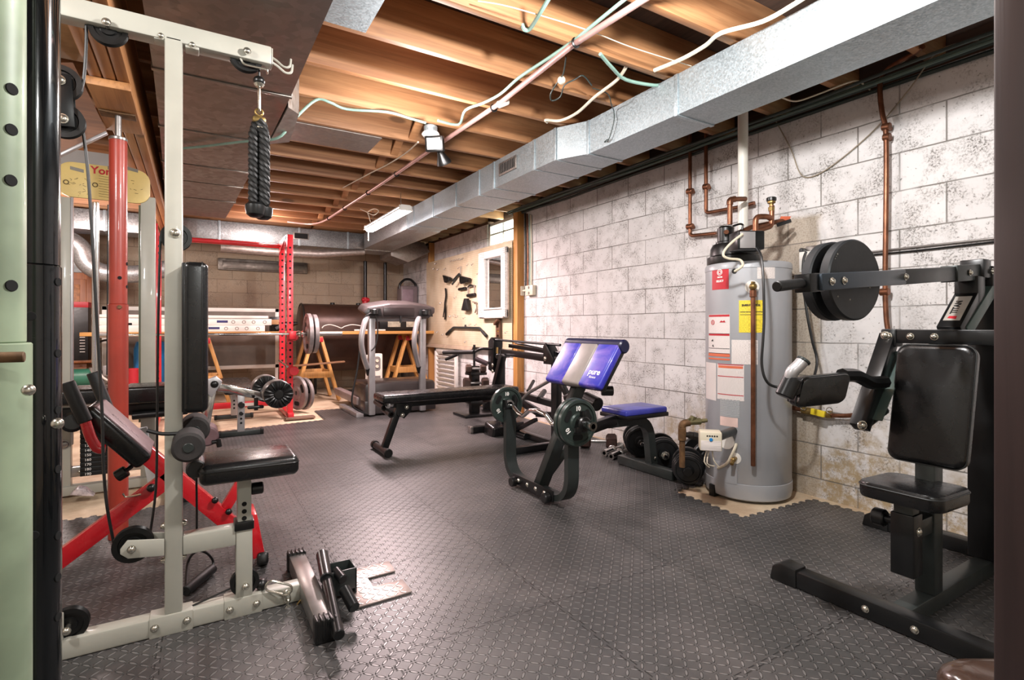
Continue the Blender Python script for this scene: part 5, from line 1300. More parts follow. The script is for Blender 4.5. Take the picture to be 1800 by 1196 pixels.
# ================================================================ DUMBBELL TREE
xd,yd=2.72,5.35
t=thing('dumbbell_tree','black upright dumbbell tree with slender handle by the white shutter','rack',(xd,yd,0))
P(t,'post',G().beam((xd,yd,.03),(xd,yd,.56),.10,.08,up=Y_),blacks)
P(t,'handle_rod',G().cyl((xd,yd,.55),(xd,yd,.80),.014),blacks); 
for z in (.46,.30,.14): P(t,'cradle_bracket',G().box((xd-.10,yd-.12,z),(xd+.10,yd+.04,z+.03),.004),blacks)
P(t,'base',G().box((xd-.2,yd-.18,0),(xd+.2,yd+.15,.03),.006),blacks)
def hexbell(label,c,d,hl,R,group,mat=None,name='dumbbell',cat='dumbbell'):
    c=V(c); d=V(d).normalized(); t=thing(name,label,cat,c-Z_*R*.86,group)
    _,a,b=G().frame(d)
    P(t,'handle',G().lathe([(0,-hl*.5),(.013,-hl*.5),(.017,0),(.013,hl*.5),(0,hl*.5)],c,d,14),steel)
    for s in (-1,1):
        prof=[(0,s*hl*.42),(R*.72,s*hl*.42),(R,s*hl*.52),(R,s*hl*.9),(R*.78,s*hl),(0,s*hl)]
        g=G(); ax=d
        a2,b2=(a,b)
        rings=[]
        for r,tt in prof:
            rings.append([g.bm.verts.new(c+d*tt+(a2*cos(pi/6+pi*i/3)+b2*sin(pi/6+pi*i/3))*max(r,.0005)) for i in range(6)])
        for p,q in zip(rings,rings[1:]):
            for i in range(6): g.bm.faces.new([p[i],p[(i+1)%6],q[(i+1)%6],q[i]])
        P(t,'hex_head',g,mat or MATS['bronze black'])
    return t
M('bronze black','#4a3a34',.36,.3,.15,14)
dirx=V((.93,-.37,0))
for k,(z,hl,R,lb) in enumerate(((.535,.115,.050,'hex dumbbell on the top tier of the dumbbell tree'),(.375,.145,.060,'hex dumbbell on the middle tier of the dumbbell tree'),(.225,.165,.066,'hex dumbbell on the lowest visible tier of the dumbbell tree'))):
    hexbell(lb,(xd-.03,yd-.10,z),dirx,hl,R,'hex dumbbells on the tree')
for k,(u,v,R,lb) in enumerate(((826,700,.05,'hex dumbbell lying on the mat under the long bench, leftmost of three'),(841,704,.065,'hex dumbbell lying under the long bench, middle of three'),(858,714,.075,'hex dumbbell lying under the long bench, nearest the curl bar plate'))):
    p=FZ(u,v+8,0); hexbell(lb,(p.x,p.y,R*.87),(.45,.9,0),.12,R,'dumbbells under the long bench',plate_iron)
for k in range(2):
    p=FZ(804-k*-2,698,0); S('weight_plate',['small black plate lying flat on the mat behind the long bench, lower one','small black plate lying flat on the mat behind the long bench, upper one'][k],'weight plate',G().lathe([(.014,0),(.09,0),(.095,.006),(.095,.018),(.09,.024),(.014,.024),(.014,0)],(p.x+.01*k,p.y,.024*k),Z_,28),plate_iron)

# ================================================================ WEIGHTS BY THE WALL
hexbell('rust brown hex dumbbell on the mat behind the chrome handles',(2.86,3.36,.057),(1,-.75,0),.15,.065,None,M('rust black','#3a2620',.5,.3,.4,20))
for k,(u0,v0,u1,v1,lb) in enumerate(((1062,797,1096,783,'chrome dumbbell sleeve on the mat, rear of the two'),(1074,803,1118,786,'chrome dumbbell sleeve on the mat, front of the two'))):
    a,b=FZ(u0,v0,.026),FZ(u1,v1,.026)
    t=thing('dumbbell',lb,'dumbbell',(a+b)/2-Z_*.026)
    d=(b-a).normalized(); b=a+d*.42
    P(t,'near_sleeve',G().pipe(a,a+d*.14,.026,.013),chrome); P(t,'far_sleeve',G().pipe(b-d*.14,b,.026,.013),chrome)
    P(t,'handle',G().cyl(a+d*.13,b-d*.13,.014),steel); 
    for q in (.14,.28): P(t,'collar_ring',G().cyl(a+d*(q-.01),a+d*(q+.01),.036),steel)
def loaded(label,c,d,R,n,wh=True):
    c=V(c); d=V(d).normalized(); t=thing('loaded_dumbbell',label,'dumbbell',c-Z_*R)
    P(t,'handle',G().cyl(c-d*.19,c+d*.19,.015),chrome)
    for s in (-1,1):
        for k in range(n):
            q=c+d*s*(.07+k*.034); rr=R*(1-.06*k)
            g=G().lathe([(.015,-.015),(rr*.95,-.015),(rr,-.010),(rr,.010),(rr*.95,.015),(rr*.84,.015),(rr*.80,.007),(rr*.42,.007),(rr*.36,.015),(.015,.015),(.015,-.015)],q,d*s,32)
            P(t,'plate',g,plate_iron)
        q=c+d*s*(.075+n*.034); o=P(t,'star_collar',G().cyl(q,q+d*s*.02,.03,n=8),zinc if wh else blackp)
    return t
loaded('dumbbell loaded with black plates and a bright star collar by the wall',(2.885,2.69,.112),(-.62,-.78,0),.112,2)
loaded('dumbbell loaded with large black plates behind the preacher bench leg',(2.99,3.02,.122),(-.62,-.78,0),.122,2,False)
loaded('dumbbell loaded with black plates beside the rusty gas pipe, nearest the camera',(2.77,2.36,.10),(-.75,-.66,0),.10,3,False)
loaded('dumbbell loaded with black plates tucked against the wall behind the gas pipe',(3.06,2.50,.104),(-.30,-.95,0),.104,1,False)

# ================================================================ WATER HEATER
hx,hy,hr=2.90,2.013,.242
zt=1.385
t=thing('water_heater','tall grey water heater with black blower on top beside the white block wall','water heater',(hx,hy,0))
P(t,'tank_jacket',G().lathe([(0,.06),(hr*.97,.06),(hr,.07),(hr,zt-.04),(hr*1.012,zt-.038),(hr*1.012,zt-.012),(hr*.985,zt),(0,zt+.004)],(hx,hy,0),Z_,64),heatg)
P(t,'base_ring',G().lathe([(hr*.9,.0),(hr*.985,.012),(hr*1.015,.05),(hr*1.015,.10),(hr*1.003,.102)],(hx,hy,0),Z_,64),heatg)
P(t,'base_gap',G().cyl((hx,hy,.0),(hx,hy,.03),hr*.9),hole)
ang0=math.atan2(-hy,-hx)   # bearing from heater axis back to the eye
def HP(u,v,out=0.0):
    """point on the jacket seen at u,v"""
    k=(u-900)/FOC; dx,dy=k*cy+sy,-k*sy+cy; R=hr+out
    A=dx*dx+dy*dy; B=-(dx*hx+dy*hy); Cc=hx*hx+hy*hy-R*R; disc=max(B*B-A*Cc,0); d=(-B-sqrt(disc))/A
    return W(u,v,d)
def sticker(name,u0,u1,v0,v1,mat,label=None,out=.0012,parent=t,n=8):
    """label bent round the jacket"""
    c0,c1=HP(u0,(v0+v1)/2),HP(u1,(v0+v1)/2); m0=HP((u0+u1)/2,v0); m1=HP((u0+u1)/2,v1)
    a0=math.atan2(c0.y-hy,c0.x-hx); a1=math.atan2(c1.y-hy,c1.x-hx)
    if a1-a0>pi: a1-=2*pi
    if a0-a1>pi: a0-=2*pi
    g=G(); r0,r1=hr+.0002,hr+out; prev=None; first=None
    for i in range(n+1):
        a=a0+(a1-a0)*i/n; d=V((cos(a),sin(a),0)); q=[V((hx,hy,z))+d*r for r,z in ((r0,m1.z),(r1,m1.z),(r1,m0.z),(r0,m0.z))]; cur=[g.bm.verts.new(p) for p in q]
        if prev:
            for k in range(4): g.bm.faces.new([prev[k],prev[(k+1)%4],cur[(k+1)%4],cur[k]])
        else: first=cur
        prev=cur
    g.bm.faces.new(first); g.bm.faces.new(prev[::-1])
    return P(parent,name,g,mat,label)
def htext(body,u,v,size,mat,parent,out=.0016,name='label_print'):
    p=HP(u,v,out); n=V((p.x-hx,p.y-hy,0)).normalized(); xd=Z_.cross(n)
    return P(parent,name,G().text(body,p+n*.0008,xd,Z_,size,.0003,'CENTER',.0006),mat)
o=sticker('brand_label',1252,1281,469,509,redp,'red brand label')
p=HP(1265,479,.0016); n=V((p.x-hx,p.y-hy,0)).normalized()
P(o,'ring_emblem',G().torus(p,n,.017,.0022,24,6).torus(p,n,.009,.002,20,6),whitep)
htext('SELECT',1265.5,496,.016,whitep,o)
htext('HEATER',1265.5,488.5,.010,whitep,o)
sticker('white_label',1331,1362,468,490,paper,'small white printed label')
o=sticker('energy_label',1299,1344,528,585,paper_y,'yellow energy guide label')
sticker('label_rule',1301,1343,548,549.2,inkb,None,.0016,o); sticker('label_rule',1301,1343,553,554,inkb,None,.0016,o)
htext('ENERGYGUIDE',1320,538,.0145,inkb,o)
o=sticker('warning_label',1246,1283,553,622,paper,'white warning label with red bars and pictograms')
for v0,v1 in ((553.5,557),(587,590.5)): sticker('red_bar',1246.5,1282.5,v0,v1,redp,None,.0016,o)
for v0,v1 in ((622,627),(630,633)): sticker('orange_bar',1246,1283,v0,v1,orangep,None,.0016,o)
for v in (586.5,612.5,621): sticker('label_rule',1246.5,1282.5,v,v+.9,inkb,None,.0018,o)
p=HP(1253,567,.0018); n=V((p.x-hx,p.y-hy,0)).normalized(); P(o,'round_pictogram',G().torus(p,n,.0135,.002,20,6).beam(p+Z_*.008,p-Z_*.008,.006,.003),redp)
p=HP(1270,567,.0018); n=V((p.x-hx,p.y-hy,0)).normalized(); s=Z_.cross(n); P(o,'flame_pictogram',G().prism([p-s*.02,p+s*.02,p+s*.012+Z_*.012,p+Z_*.006,p-s*.008+Z_*.012],n*.0008),redp)
p=HP(1252,600,.0018); n=V((p.x-hx,p.y-hy,0)).normalized(); s=Z_.cross(n); P(o,'hand_pictogram',G().prism([p-s*.01,p+s*.006+Z_*.012,p+s*.012],n*.0008).prism([p-Z_*.03,p-Z_*.035+s*.016,p-Z_*.018+s*.008],n*.0008),inkb)
sticker('wiring_label',1286,1332,598,641,paper,'pale wiring diagram label')
sticker('side_label',1241.5,1259,638,703,paper)
o=sticker('notice_label',1261,1308,641,704,paper,'white notice label with orange heading')
sticker('orange_bar',1263,1306,643.5,648,orangep,None,.0016,o)
for v0 in (641,662,694): sticker('red_rule',1262,1307,v0,v0+1.4,redp,None,.0016,o)
sticker('data_label',1266,1300,703,733,paper_g,'grey printed data plate'); sticker('pink_label',1266,1297,734,750,M('pale pink label','#d9bdb4',.5))
# blower
bx,by=2.815,2.05
P(t,'blower_base',G().lathe([(0,0),(.155,0),(.158,.01),(.158,.045),(.14,.055),(.138,.10),(.125,.125),(.06,.135),(0,.135)],(bx+.01,by-.0,zt),Z_,36),blackp,'glossy black blower housing')
P(t,'blower_motor',G().cyl((bx-.045,by+.02,zt+.13),(bx-.045,by+.02,zt+.235),.048,bev=.012).cyl((bx-.045,by+.02,zt+.12),(bx-.045,by+.02,zt+.14),.058),blackp)
c=W(1312,425,2.93)
o=P(t,'control_module',G().obox(c,V((cy,-sy,0))*.075,V((sy,cy,0))*.06,Z_*.052,.008),blacks)
q=W(1322,408,2.9); P(o,'warning_plate',G().obox(c-V((sy,cy,0))*.061+V((cy,-sy,0))*-.02,V((cy,-sy,0))*.042,V((sy,cy,0))*.001,Z_*.045,.0005),silver)
P(t,'flex_conduit',G().tube([W(u,v,d) for u,v,d in ((1305,412,2.86),(1288,425,2.84),(1274,440,2.83),(1272,450,2.82),(1282,455,2.82),(1300,457,2.82),(1306,465,2.80),(1300,472,2.80),(1292,477,2.83))],.007,8,smooth=4),ivory)
p=HP(1291,477,.0); n=V((p.x-hx,p.y-hy,0)).normalized(); P(t,'grommet',G().cyl(p-n*.004,p+n*.006,.014),blackp)
P(t,'upper_tube',G().tube([W(1288,398,3.0),W(1300,394,3.0),W(1306,396,3.0),W(1304,404,3.0)],.006,8,smooth=3),blackp)
P(t,'power_cord',G().tube([W(1330,436,2.86),W(1338,452,2.80),W(1342,500,2.77),W(1343,560,2.77),W(1341,600,2.77),W(1339,640,2.77),W(1346,668,2.76),W(1362,680,2.76),W(1395,681,2.74),W(1420,688,2.9),W(1436,640,3.0),W(1428,600,3.02),W(1420,560,3.03),W(1412,500,3.05),W(1412,460,3.06),W(1417,443,3.06)],.0075,8,smooth=5),cableblk)
# relief valve and discharge pipe
p=HP(1322,505); n=V((p.x-hx,p.y-hy,0)).normalized()
o=P(t,'valve_flange',G().cyl(p-n*.002,p+n*.004,.038),white)
P(t,'relief_valve',G().cyl(p,p+n*.045,.018,n=8).ball(p+n*.05,.021).beam(p+n*.05+Z_*.01,p+n*.05+Z_*.028,.03,.01),brass)
q=p+n*.05; zb=W(1324,838,2.74).z
P(t,'discharge_pipe',G().cyl((q.x,q.y,q.z-.02),(q.x,q.y,q.z-.06),.019).cyl((q.x,q.y,q.z-.04),(q.x,q.y,zb),.0125),copper)
# gas control
p=HP(1252,772); n=V((p.x-hx,p.y-hy,0)).normalized(); s=Z_.cross(n)
c=W(1248,774,2.80); fr=V((-sy-.25,-cy+.1,0)).normalized(); fs=Z_.cross(fr)
o=P(t,'gas_control',G().obox(c,fs*.055,fr*.045,Z_*.050,.007),ivory,'ivory gas control box')
P(o,'control_face',G().obox(c+fr*.0455-Z_*.02,fs*.05,fr*.0008,Z_*.026,.0003),paper)
g=G()
for k in range(5): g.obox(c+fr*.0456+Z_*.03+fs*(.03-k*.012),fs*.004,fr*.0008,Z_*.004,.0003,1)
P(o,'control_marks',g,inkb)
P(o,'control_dial',G().cyl(c+fr*.045+Z_*.012,c+fr*.051+Z_*.012,.009),blue)
P(t,'control_stem',G().cyl(c,V((hx,hy,c.z)),.025),greys)
p=HP(1277,775); n=V((p.x-hx,p.y-hy,0)).normalized(); P(t,'control_flange',G().cyl(p,p+n*.004,.05),white)
P(t,'burner_tube',G().tube([HP(1294,781,.004),HP(1291,790,.03),HP(1280,812,.03),HP(1270,820,.02),HP(1262,823,.008)],.008,8,smooth=4),ivory)
for q in (((1242,793,2.80),(1238,812,2.79),(1247,822,2.79)),((1246,793,2.80),(1243,815,2.78),(1256,820,2.80)),((1252,793,2.80),(1255,810,2.78),(1264,822,2.79))): P(t,'thin_wire',G().tube([W(*k) for k in q],.0033,6,smooth=3),cablewht)
p=HP(1293,806); n=V((p.x-hx,p.y-hy,0)).normalized()
P(t,'drain_flange',G().cyl(p-n*.001,p+n*.003,.032),white)
P(t,'drain_valve',G().cyl(p,p+n*.04,.011).ball(p+n*.045,.015).cyl(p+n*.045,p+n*.045+n*.03-Z_*.02,.011),brass)
sticker('access_panel',1256,1296,815,848,heatg,None,.006)
g=G()
for a in (.4,2.5,4.6): g.cyl((hx+.2*cos(a),hy+.2*sin(a),-.012),(hx+.2*cos(a),hy+.2*sin(a),.07),.018)
P(t,'foot',G().box((hx-.245,hy+.05,-.011),(hx-.20,hy+.09,.06),.004),blacks)

# vent pipe
vx,vy=2.935,2.085
p=W(1306,300,3.27)
t=thing('vent_pipe','white plastic vent pipe rising from the heater blower to the ceiling','pipe',(p.x,p.y,1.52))
P(t,'tube',G().cyl((p.x,p.y,zt+.12),(p.x,p.y,2.345),.030,n=28,bev=.001),pvc)
P(t,'coupling',G().cyl((p.x,p.y,zt+.12),(p.x,p.y,zt+.20),.035),pvc)
# copper lines on the wall
xc=3.13
def CU(u,v,X=xc): return AX(u,v,X)
t=thing('copper_line','dull copper pipe dropping down the wall left of the heater and turning to it','pipe',CU(1213,415))
P(t,'tube',G().tube(fillet([CU(1213,225),CU(1213,415),CU(1262,410),W(1277,408,3.12)],.03,4),.0135,10),copper)
for u,v in ((1213,337),(1213,399)): P(t,'pipe_clamp',G().cyl(CU(u-5,v),CU(u+5,v-1),.022).cyl(CU(u,v),CU(u,v)+X_*.045,.012),copper)
t=thing('copper_line','copper pipe with two elbows passing behind the white vent pipe','pipe',CU(1240,375))
P(t,'tube',G().tube(fillet([CU(1241,225),CU(1241,375),CU(1300,364),CU(1326,357)],.03,4),.0135,10),copper)
P(t,'pipe_clamp',G().cyl(CU(1237,329),CU(1246,328),.022).cyl(CU(1241,329),CU(1241,329)+X_*.045,.012),copper)
P(t,'drop_leg',G().tube(fillet([W(1283,395,3.12),W(1283,352,3.12),W(1296,350,3.14),W(1310,350,3.18)],.03,4),.015,10),copper)
P(t,'elbow',G().tube(fillet([W(1283,360,3.12),W(1283,352,3.12),W(1292,350,3.13)],.02,4),.019,10),copper)
t=thing('copper_manifold','copper pipe cluster with black topped relief fitting right of the vent pipe','pipe',CU(1350,390))
P(t,'wall_pipe',G().tube([W(1290,413,3.06),W(1320,400,3.08),W(1385,386,3.14)],.0145,10),copper)
P(t,'loop',G().tube(fillet([W(1328,408,2.99),W(1328,381,2.99),W(1350,381,3.0),W(1356,385,3.02)],.03,5),.016,10),copper)
P(t,'lower_arm',G().tube(fillet([W(1328,407,2.99),W(1356,398,3.02),W(1357,362,3.02)],.02,4),.0145,10),copper)
b=W(1356,371,3.02); P(t,'relief_fitting',G().lathe([(0,0),(.016,0),(.018,.02),(.012,.025),(.012,.04),(.022,.045),(.022,.06),(0,.06)],b,Z_,16),brass)
P(t,'black_cap',G().cyl(b+Z_*.055,b+Z_*.078,.027,n=14),blackp,'black cap')
q=W(1380,384,3.12); P(t,'orange_tag',G().obox(q,V((cy,-sy,0))*.03,V((sy,cy,0))*.002,Z_*.012+V((cy,-sy,0))*.006,.001),orangep,'orange tag')
P(t,'valve_handle',G().beam(W(1366,396,3.08),W(1390,388,3.10),.012,.022),blacks)
t=thing('copper_line','long copper gas line snaking down the wall behind the dark plates','pipe',CU(1556,600))
P(t,'tube',G().tube([AX(1622,82,3.0),AX(1600,98,3.05),AX(1565,118,3.1),CU(1549,140),CU(1547,165),CU(1551,200),CU(1557,230),CU(1558,300),CU(1557,400),CU(1556,500),CU(1558,560),CU(1562,590),CU(1564,640),CU(1552,690),CU(1535,720),CU(1500,730),CU(1470,731),CU(1455,729)],.0125,10,smooth=5),copper)
for v in (224,242): P(t,'pipe_clamp',G().cyl(CU(1551 if v<240 else 1553,v),CU(1565,v-2),.02).cyl(CU(1558,v),CU(1558,v)+X_*.045,.012),copper)
P(t,'pipe_clamp',G().cyl(CU(1547,514),CU(1563,513),.02),copper)
t=thing('gas_valve','brass gas shutoff valve with yellow tag on the wall beside the heater','valve',CU(1430,726))
P(t,'tube',G().tube([CU(1385,716),CU(1405,720),CU(1456,729)],.0125,10),copper)
for q0,q1 in (((1410,721),(1432,725)),((1452,729),(1462,729))): P(t,'valve_body',G().cyl(CU(*q0),CU(*q1),.022),brass)
a,b=CU(1426,723,3.10),CU(1450,729,3.10); P(t,'yellow_tag',G().beam(a,b,.02,.035,bev=.003),yellow,'yellow plastic tag')
for q in ((1458,722),(1412,716)): P(t,'wire_ring',G().torus(CU(*q,3.10),X_,.017,.0025,16,5),zinc)
# rusty gas pipe by the floor
t=thing('gas_pipe','rusty iron gas pipe with valve standing on the mat left of the heater','pipe',FZ(1198,812,0))
dg=2.94; 
P(t,'vertical_pipe',G().cyl(W(1199,822,dg),W(1199,757,dg),.016).cyl(W(1199,775,dg),W(1199,752,dg),.022),rusty)
P(t,'elbow',G().tube(fillet([W(1199,760,dg),W(1199,745,dg),W(1212,743,dg)],.035,5),.021,10),rusty)
P(t,'side_branch',G().cyl(W(1200,764,dg),W(1222,766,dg),.015).cyl(W(1210,765,dg),W(1218,766,dg),.02).cyl(W(1218,766,dg),W(1227,768,dg),.024,n=6),M('black iron','#2a2523',.5,.4))
P(t,'valve_body',G().cyl(W(1208,742,dg),W(1232,741,dg),.019,n=8).cyl(W(1215,742,dg),W(1219,732,dg),.017,n=8).box(W(1210,738,dg)-V((.01,.01,.005)),W(1226,736,dg)+V((.01,.01,.006)),.004).cyl(W(1230,741,dg),W(1243,739,dg),.011),M('olive brass','#6d6748',.5,.5,.2,20))
# outlet and conduit
t=thing('wall_conduit','grey conduit and cable running level along the wall behind the plates','conduit',(3.16,1.2,1.416))
P(t,'tube',G().cyl((3.168,1.70,1.418),(3.168,.1,1.418),.0055),steel)
P(t,'cable',G().tube([(3.168,1.5,1.402),(3.168,1.2,1.399),(3.168,.8,1.402),(3.168,.1,1.402)],.005,6,smooth=3),cableblk)
a,b=AX(1410,480,3.12),AX(1432,434,3.12)
t=thing('wall_outlet','grey outlet box with white plug-in adapter right of the heater','outlet',(3.15,(a.y+b.y)/2,a.z))
P(t,'outlet_box',G().box((3.13,b.y-.06,b.z-.07),(3.178,b.y+.06,b.z+.01),.004),steel)
P(t,'adapter',G().box((3.085,b.y+.0,a.z),(3.13,a.y-.0,b.z-.025),.006),white,'white adapter')
P(t,'plug',G().cyl((3.09,a.y-.01,b.z-.015),(3.13,a.y-.01,b.z-.015),.014),blackp)
# ================================================================ LEVER MACHINE AT RIGHT
Y0=.84
t=thing('leverage_machine','black seated lever machine with padded backrest at right foreground','gym machine',(2.4,Y0,0))
P(t,'front_foot_beam',G().box((1.975,.30,.004),(2.04,1.22,.066),.004),blacks)
P(t,'rear_foot_beam',G().box((2.905,.42,.004),(2.97,1.30,.066),.004),blacks)
for x0,y1,l in ((1.97,1.272,.11),(2.90,1.37,.12)):
    P(t,'end_cap',G().prism([(x0,y1-l,.0),(x0,y1-l,.075),(x0,y1-.045,.078),(x0,y1-.012,.055),(x0,y1,.0)],(.075,0,0),.008),blackp)
P(t,'spine_beam',G().box((2.04,Y0-.03,.004),(2.905,Y0+.03,.062),.004),greys)
for y in (.92,.775): P(t,'foot_bolt',G().bolt((1.975,y,.036),-X_,.010,.006),zinc)
P(t,'foot_bolt',G().bolt((2.905,.70,.045),(-.7,-.7,.2),.014),zinc)
P(t,'rear_bracket',G().box((2.88,.67,.055),(2.975,.77,.075),.004),blacks)
P(t,'seat_upright',G().box((2.215,Y0-.03,.062),(2.285,Y0+.03,.545),.004),greys)
P(t,'rear_upright',G().beam((2.285,Y0,.50),(2.345,Y0,.95),.05,.06,up=X_),greys)
P(t,'seat_stub',G().box((2.10,Y0-.026,.285),(2.22,Y0+.026,.345),.003),greys)
P(t,'seat_sleeve',G().box((2.045,Y0-.035,.165),(2.112,Y0+.035,.375),.004),blacks)
P(t,'seat_tube',G().box((2.052,Y0-.028,.30),(2.105,Y0+.028,.415),.003),greys)
P(t,'sleeve_bolt',G().bolt((2.079,Y0-.035,.318),-Y_,.013),zinc)
o=P(t,'adjust_knob',G().cyl((2.075,Y0+.06,.335),(2.075,Y0+.10,.335),.030,n=16).cyl((2.075,Y0+.03,.335),(2.075,Y0+.07,.335),.014),blackp)
def cushion(name,c,a,b,d,r,m,parent):
    """soft pad: plan outline a x b with big corner radius, thickness along d"""
    c,a,b,d=V(c),V(a),V(b),V(d); g=G(); prev=None; n=0
    prof=[(.96,-1),(.985,-.85),(1,-.55),(1,.35),(.985,.75),(.95,.93),(.86,1.0)]
    for s,h in prof:
        ring=[g.bm.verts.new(p+d*h) for p in rrect(c,a.normalized()*(a.length-(1-s)*a.length*.5-(1-s)*.02),b.normalized()*(b.length-(1-s)*b.length*.5-(1-s)*.02),r,6)]
        if prev:
            for i in range(len(ring)): g.bm.faces.new([prev[i],prev[(i+1)%len(ring)],ring[(i+1)%len(ring)],ring[i]])
        else: g.bm.faces.new(ring[::-1])
        prev=ring
    top=g.bm.verts.new(c+d*1.06)
    for i in range(len(prev)): g.bm.faces.new([prev[i],prev[(i+1)%len(prev)],top])
    o=P(parent,name,g,m)
    P(o,'seam_piping',G().tube(rrect(c+d*.52,a*1.006,b*1.006,r,6),.0024,6,closed=True),MATS['stitch'])
    return o
M('stitch','#2b2d2d',.5)
cushion('seat_cushion',(2.125,.838,.44),(.135,0,-.004),(0,.124,0),(0,0,.027),.045,blackv,t)
lo,hi=V((2.225,.838,.520)),V((2.285,.826,.940)); d=(hi-lo)/2
nb=V((-d.z,0,d.x)).normalized()
cushion('back_cushion',(lo+hi)/2+nb*.0,Y_*.116,d,nb*.026,.035,blackv,t)
P(t,'back_plate',G().obox((lo+hi)/2-nb*.032,Y_*.04,d*.8,nb*.004,.002),blacks)
P(t,'top_crossbar',G().box((2.31,.655,.945),(2.36,1.0,.998),.004),blacks)
for y in (.92,.845): P(t,'crossbar_bolt',G().bolt((2.31,y,.972),-X_,.0105,.006),zinc)
for y0,y1,z0 in ((.965,1.02,.93),(.64,.675,.94)):
    q=P(t,'pivot_block',G().box((2.305,y0,z0),(2.365,y1,1.0),.007),blacks); P(q,'pivot_bolt',G().bolt((2.305,(y0+y1)/2,.972),-X_,.012,.007),zinc)
P(t,'main_column',G().box((2.74,Y0-.05,.062),(2.81,Y0+.05,1.24),.004),blacks)
P(t,'column_brace',G().beam((2.36,Y0,.965),(2.76,Y0,.965),.05,.05),blacks)
pA,pB=V((2.43,Y0,.985)),V((2.605,Y0,1.125))
P(t,'label_post',G().beam(pA,pB,.075,.06,up=X_),blacks)
P(t,'post_head',G().box((2.575,Y0-.038,1.10),(2.645,Y0+.038,1.205),.004),blacks)
P(t,'green_brace',G().beam((2.47,Y0-.02,.985),(2.77,Y0-.02,1.185),.045,.05,up=X_),M('green grey steel','#4a5a55',.4,.3))
dd=(pB-pA).normalized(); nf=V((-dd.z,0,dd.x)); 
mid=(pA+pB)/2+nf*.031
o=P(t,'name_plate',G().obox(mid,dd*.075,Y_*.026,nf*.0012,.0005),M('name plate','#a9a49c',.4,.2),'grey name plate')
P(o,'plate_lettering',G().text('TITAN',mid+nf*.0016-dd*.035-Y_*.004,dd,nf.cross(dd),.028,.0005,bold=.001),inkb)
P(o,'plate_emblem',G().prism([mid+nf*.0014-dd*.068-Y_*.012,mid+nf*.0014-dd*.050-Y_*.012,mid+nf*.0014-dd*.050+Y_*.012,mid+nf*.0014-dd*.062+Y_*.016],nf*.0006),redp)
# lever
Lz=lambda x: 1.135+(x-1.512)*(1.222-1.135)/(2.62-1.512)
P(t,'lever_arm',G().beam((1.99,Y0,Lz(1.99)),(2.44,Y0,Lz(2.44)),.045,.052),blacks)
P(t,'lever_sleeve',G().beam((2.42,Y0,Lz(2.42)),(2.70,Y0,Lz(2.70)),.055,.062),greys)
P(t,'lever_front',G().beam((1.50,Y0-.012,Lz(1.5)),(2.0,Y0-.012,Lz(2.0)),.040,.048),M('blue grey steel','#3b444e',.3,.45,.12,6))
P(t,'lever_tip',G().beam((1.455,Y0,Lz(1.455)),(1.53,Y0,Lz(1.53)),.046,.052),blacks)
P(t,'lever_grip',G().cyl((1.45,Y0,Lz(1.45)),(1.335,Y0,Lz(1.335)-.004),.0145),grip)
P(t,'pivot_clevis',G().box((2.63,Y0-.04,1.20),(2.70,Y0+.04,1.275),.006),blacks)
P(t,'column_head',G().box((2.70,Y0-.045,1.17),(2.80,Y0+.045,1.25),.004),blacks)
for x,yy in ((1.545,.033),(1.61,.033),(1.99,.033),(2.52,.03),(2.69,.045)): P(t,'lever_bolt',G().bolt((x,Y0-yy,Lz(x)),-Y_,.0095),zinc)
P(t,'plate_horn',G().cyl((1.86,Y0,1.163),(1.86,1.03,1.163),.0245),steel)
# hinged arm with elbow pad
a0,a1=V((2.335,1.0,.972)),V((2.105,1.0,.635))
P(t,'hinge_arm',G().beam(a0,a1,.05,.055,up=Y_),blacks)
P(t,'hinge_web',G().beam(a0+V((.02,-.03,-.06)),a1+V((.035,-.03,.03)),.006,.06,up=Y_),MATS['green grey steel'])
P(t,'hinge_bolt',G().bolt((2.30,1.0,.975),-X_,.013,.008),zinc); P(t,'end_bolt',G().bolt(W(1515,748,1.90),-V((sy,cy,0)),.014,.008),zinc)
P(t,'rear_roller',G().cyl(W(1517,744,1.97),W(1553,716,1.97),.026),greys)
P(t,'pad_arm',G().tube(fillet([W(1556,672,1.95),W(1530,674,1.93),W(1505,660,1.88),W(1480,660,1.83)],.03,4),.024,8),blacks)
c=W(1440,685,1.80)
e1=V((cy,-sy,0)); 
cushion('elbow_pad',c,(e1*.95+Z_*.10).normalized()*.083,Z_*.050+e1*.012,V((-sy,-cy,0))*.032,.022,blackv,t)
P(t,'pad_base',G().obox(c+V((sy,cy,0))*.04-e1*.015,(e1*.95+Z_*.10).normalized()*.07,Z_*.042,V((sy,cy,0))*.012,.004),blackp)
P(t,'grip_socket',G().cyl(W(1378,698,1.76),W(1394,664,1.76),.030,n=20),blacks)
P(t,'socket_arm',G().beam(W(1386,684,1.78),W(1412,678,1.80),.04,.045),blacks)
P(t,'hand_grip',G().tube([W(1388,672,1.76),W(1392,655,1.75),W(1402,645,1.75),W(1412,634,1.75)],.020,12,smooth=4),silver,'bent silver hand grip')
P(t,'grip_cap',G().cyl(W(1411,636,1.75),W(1414,632,1.75),.023),greys)
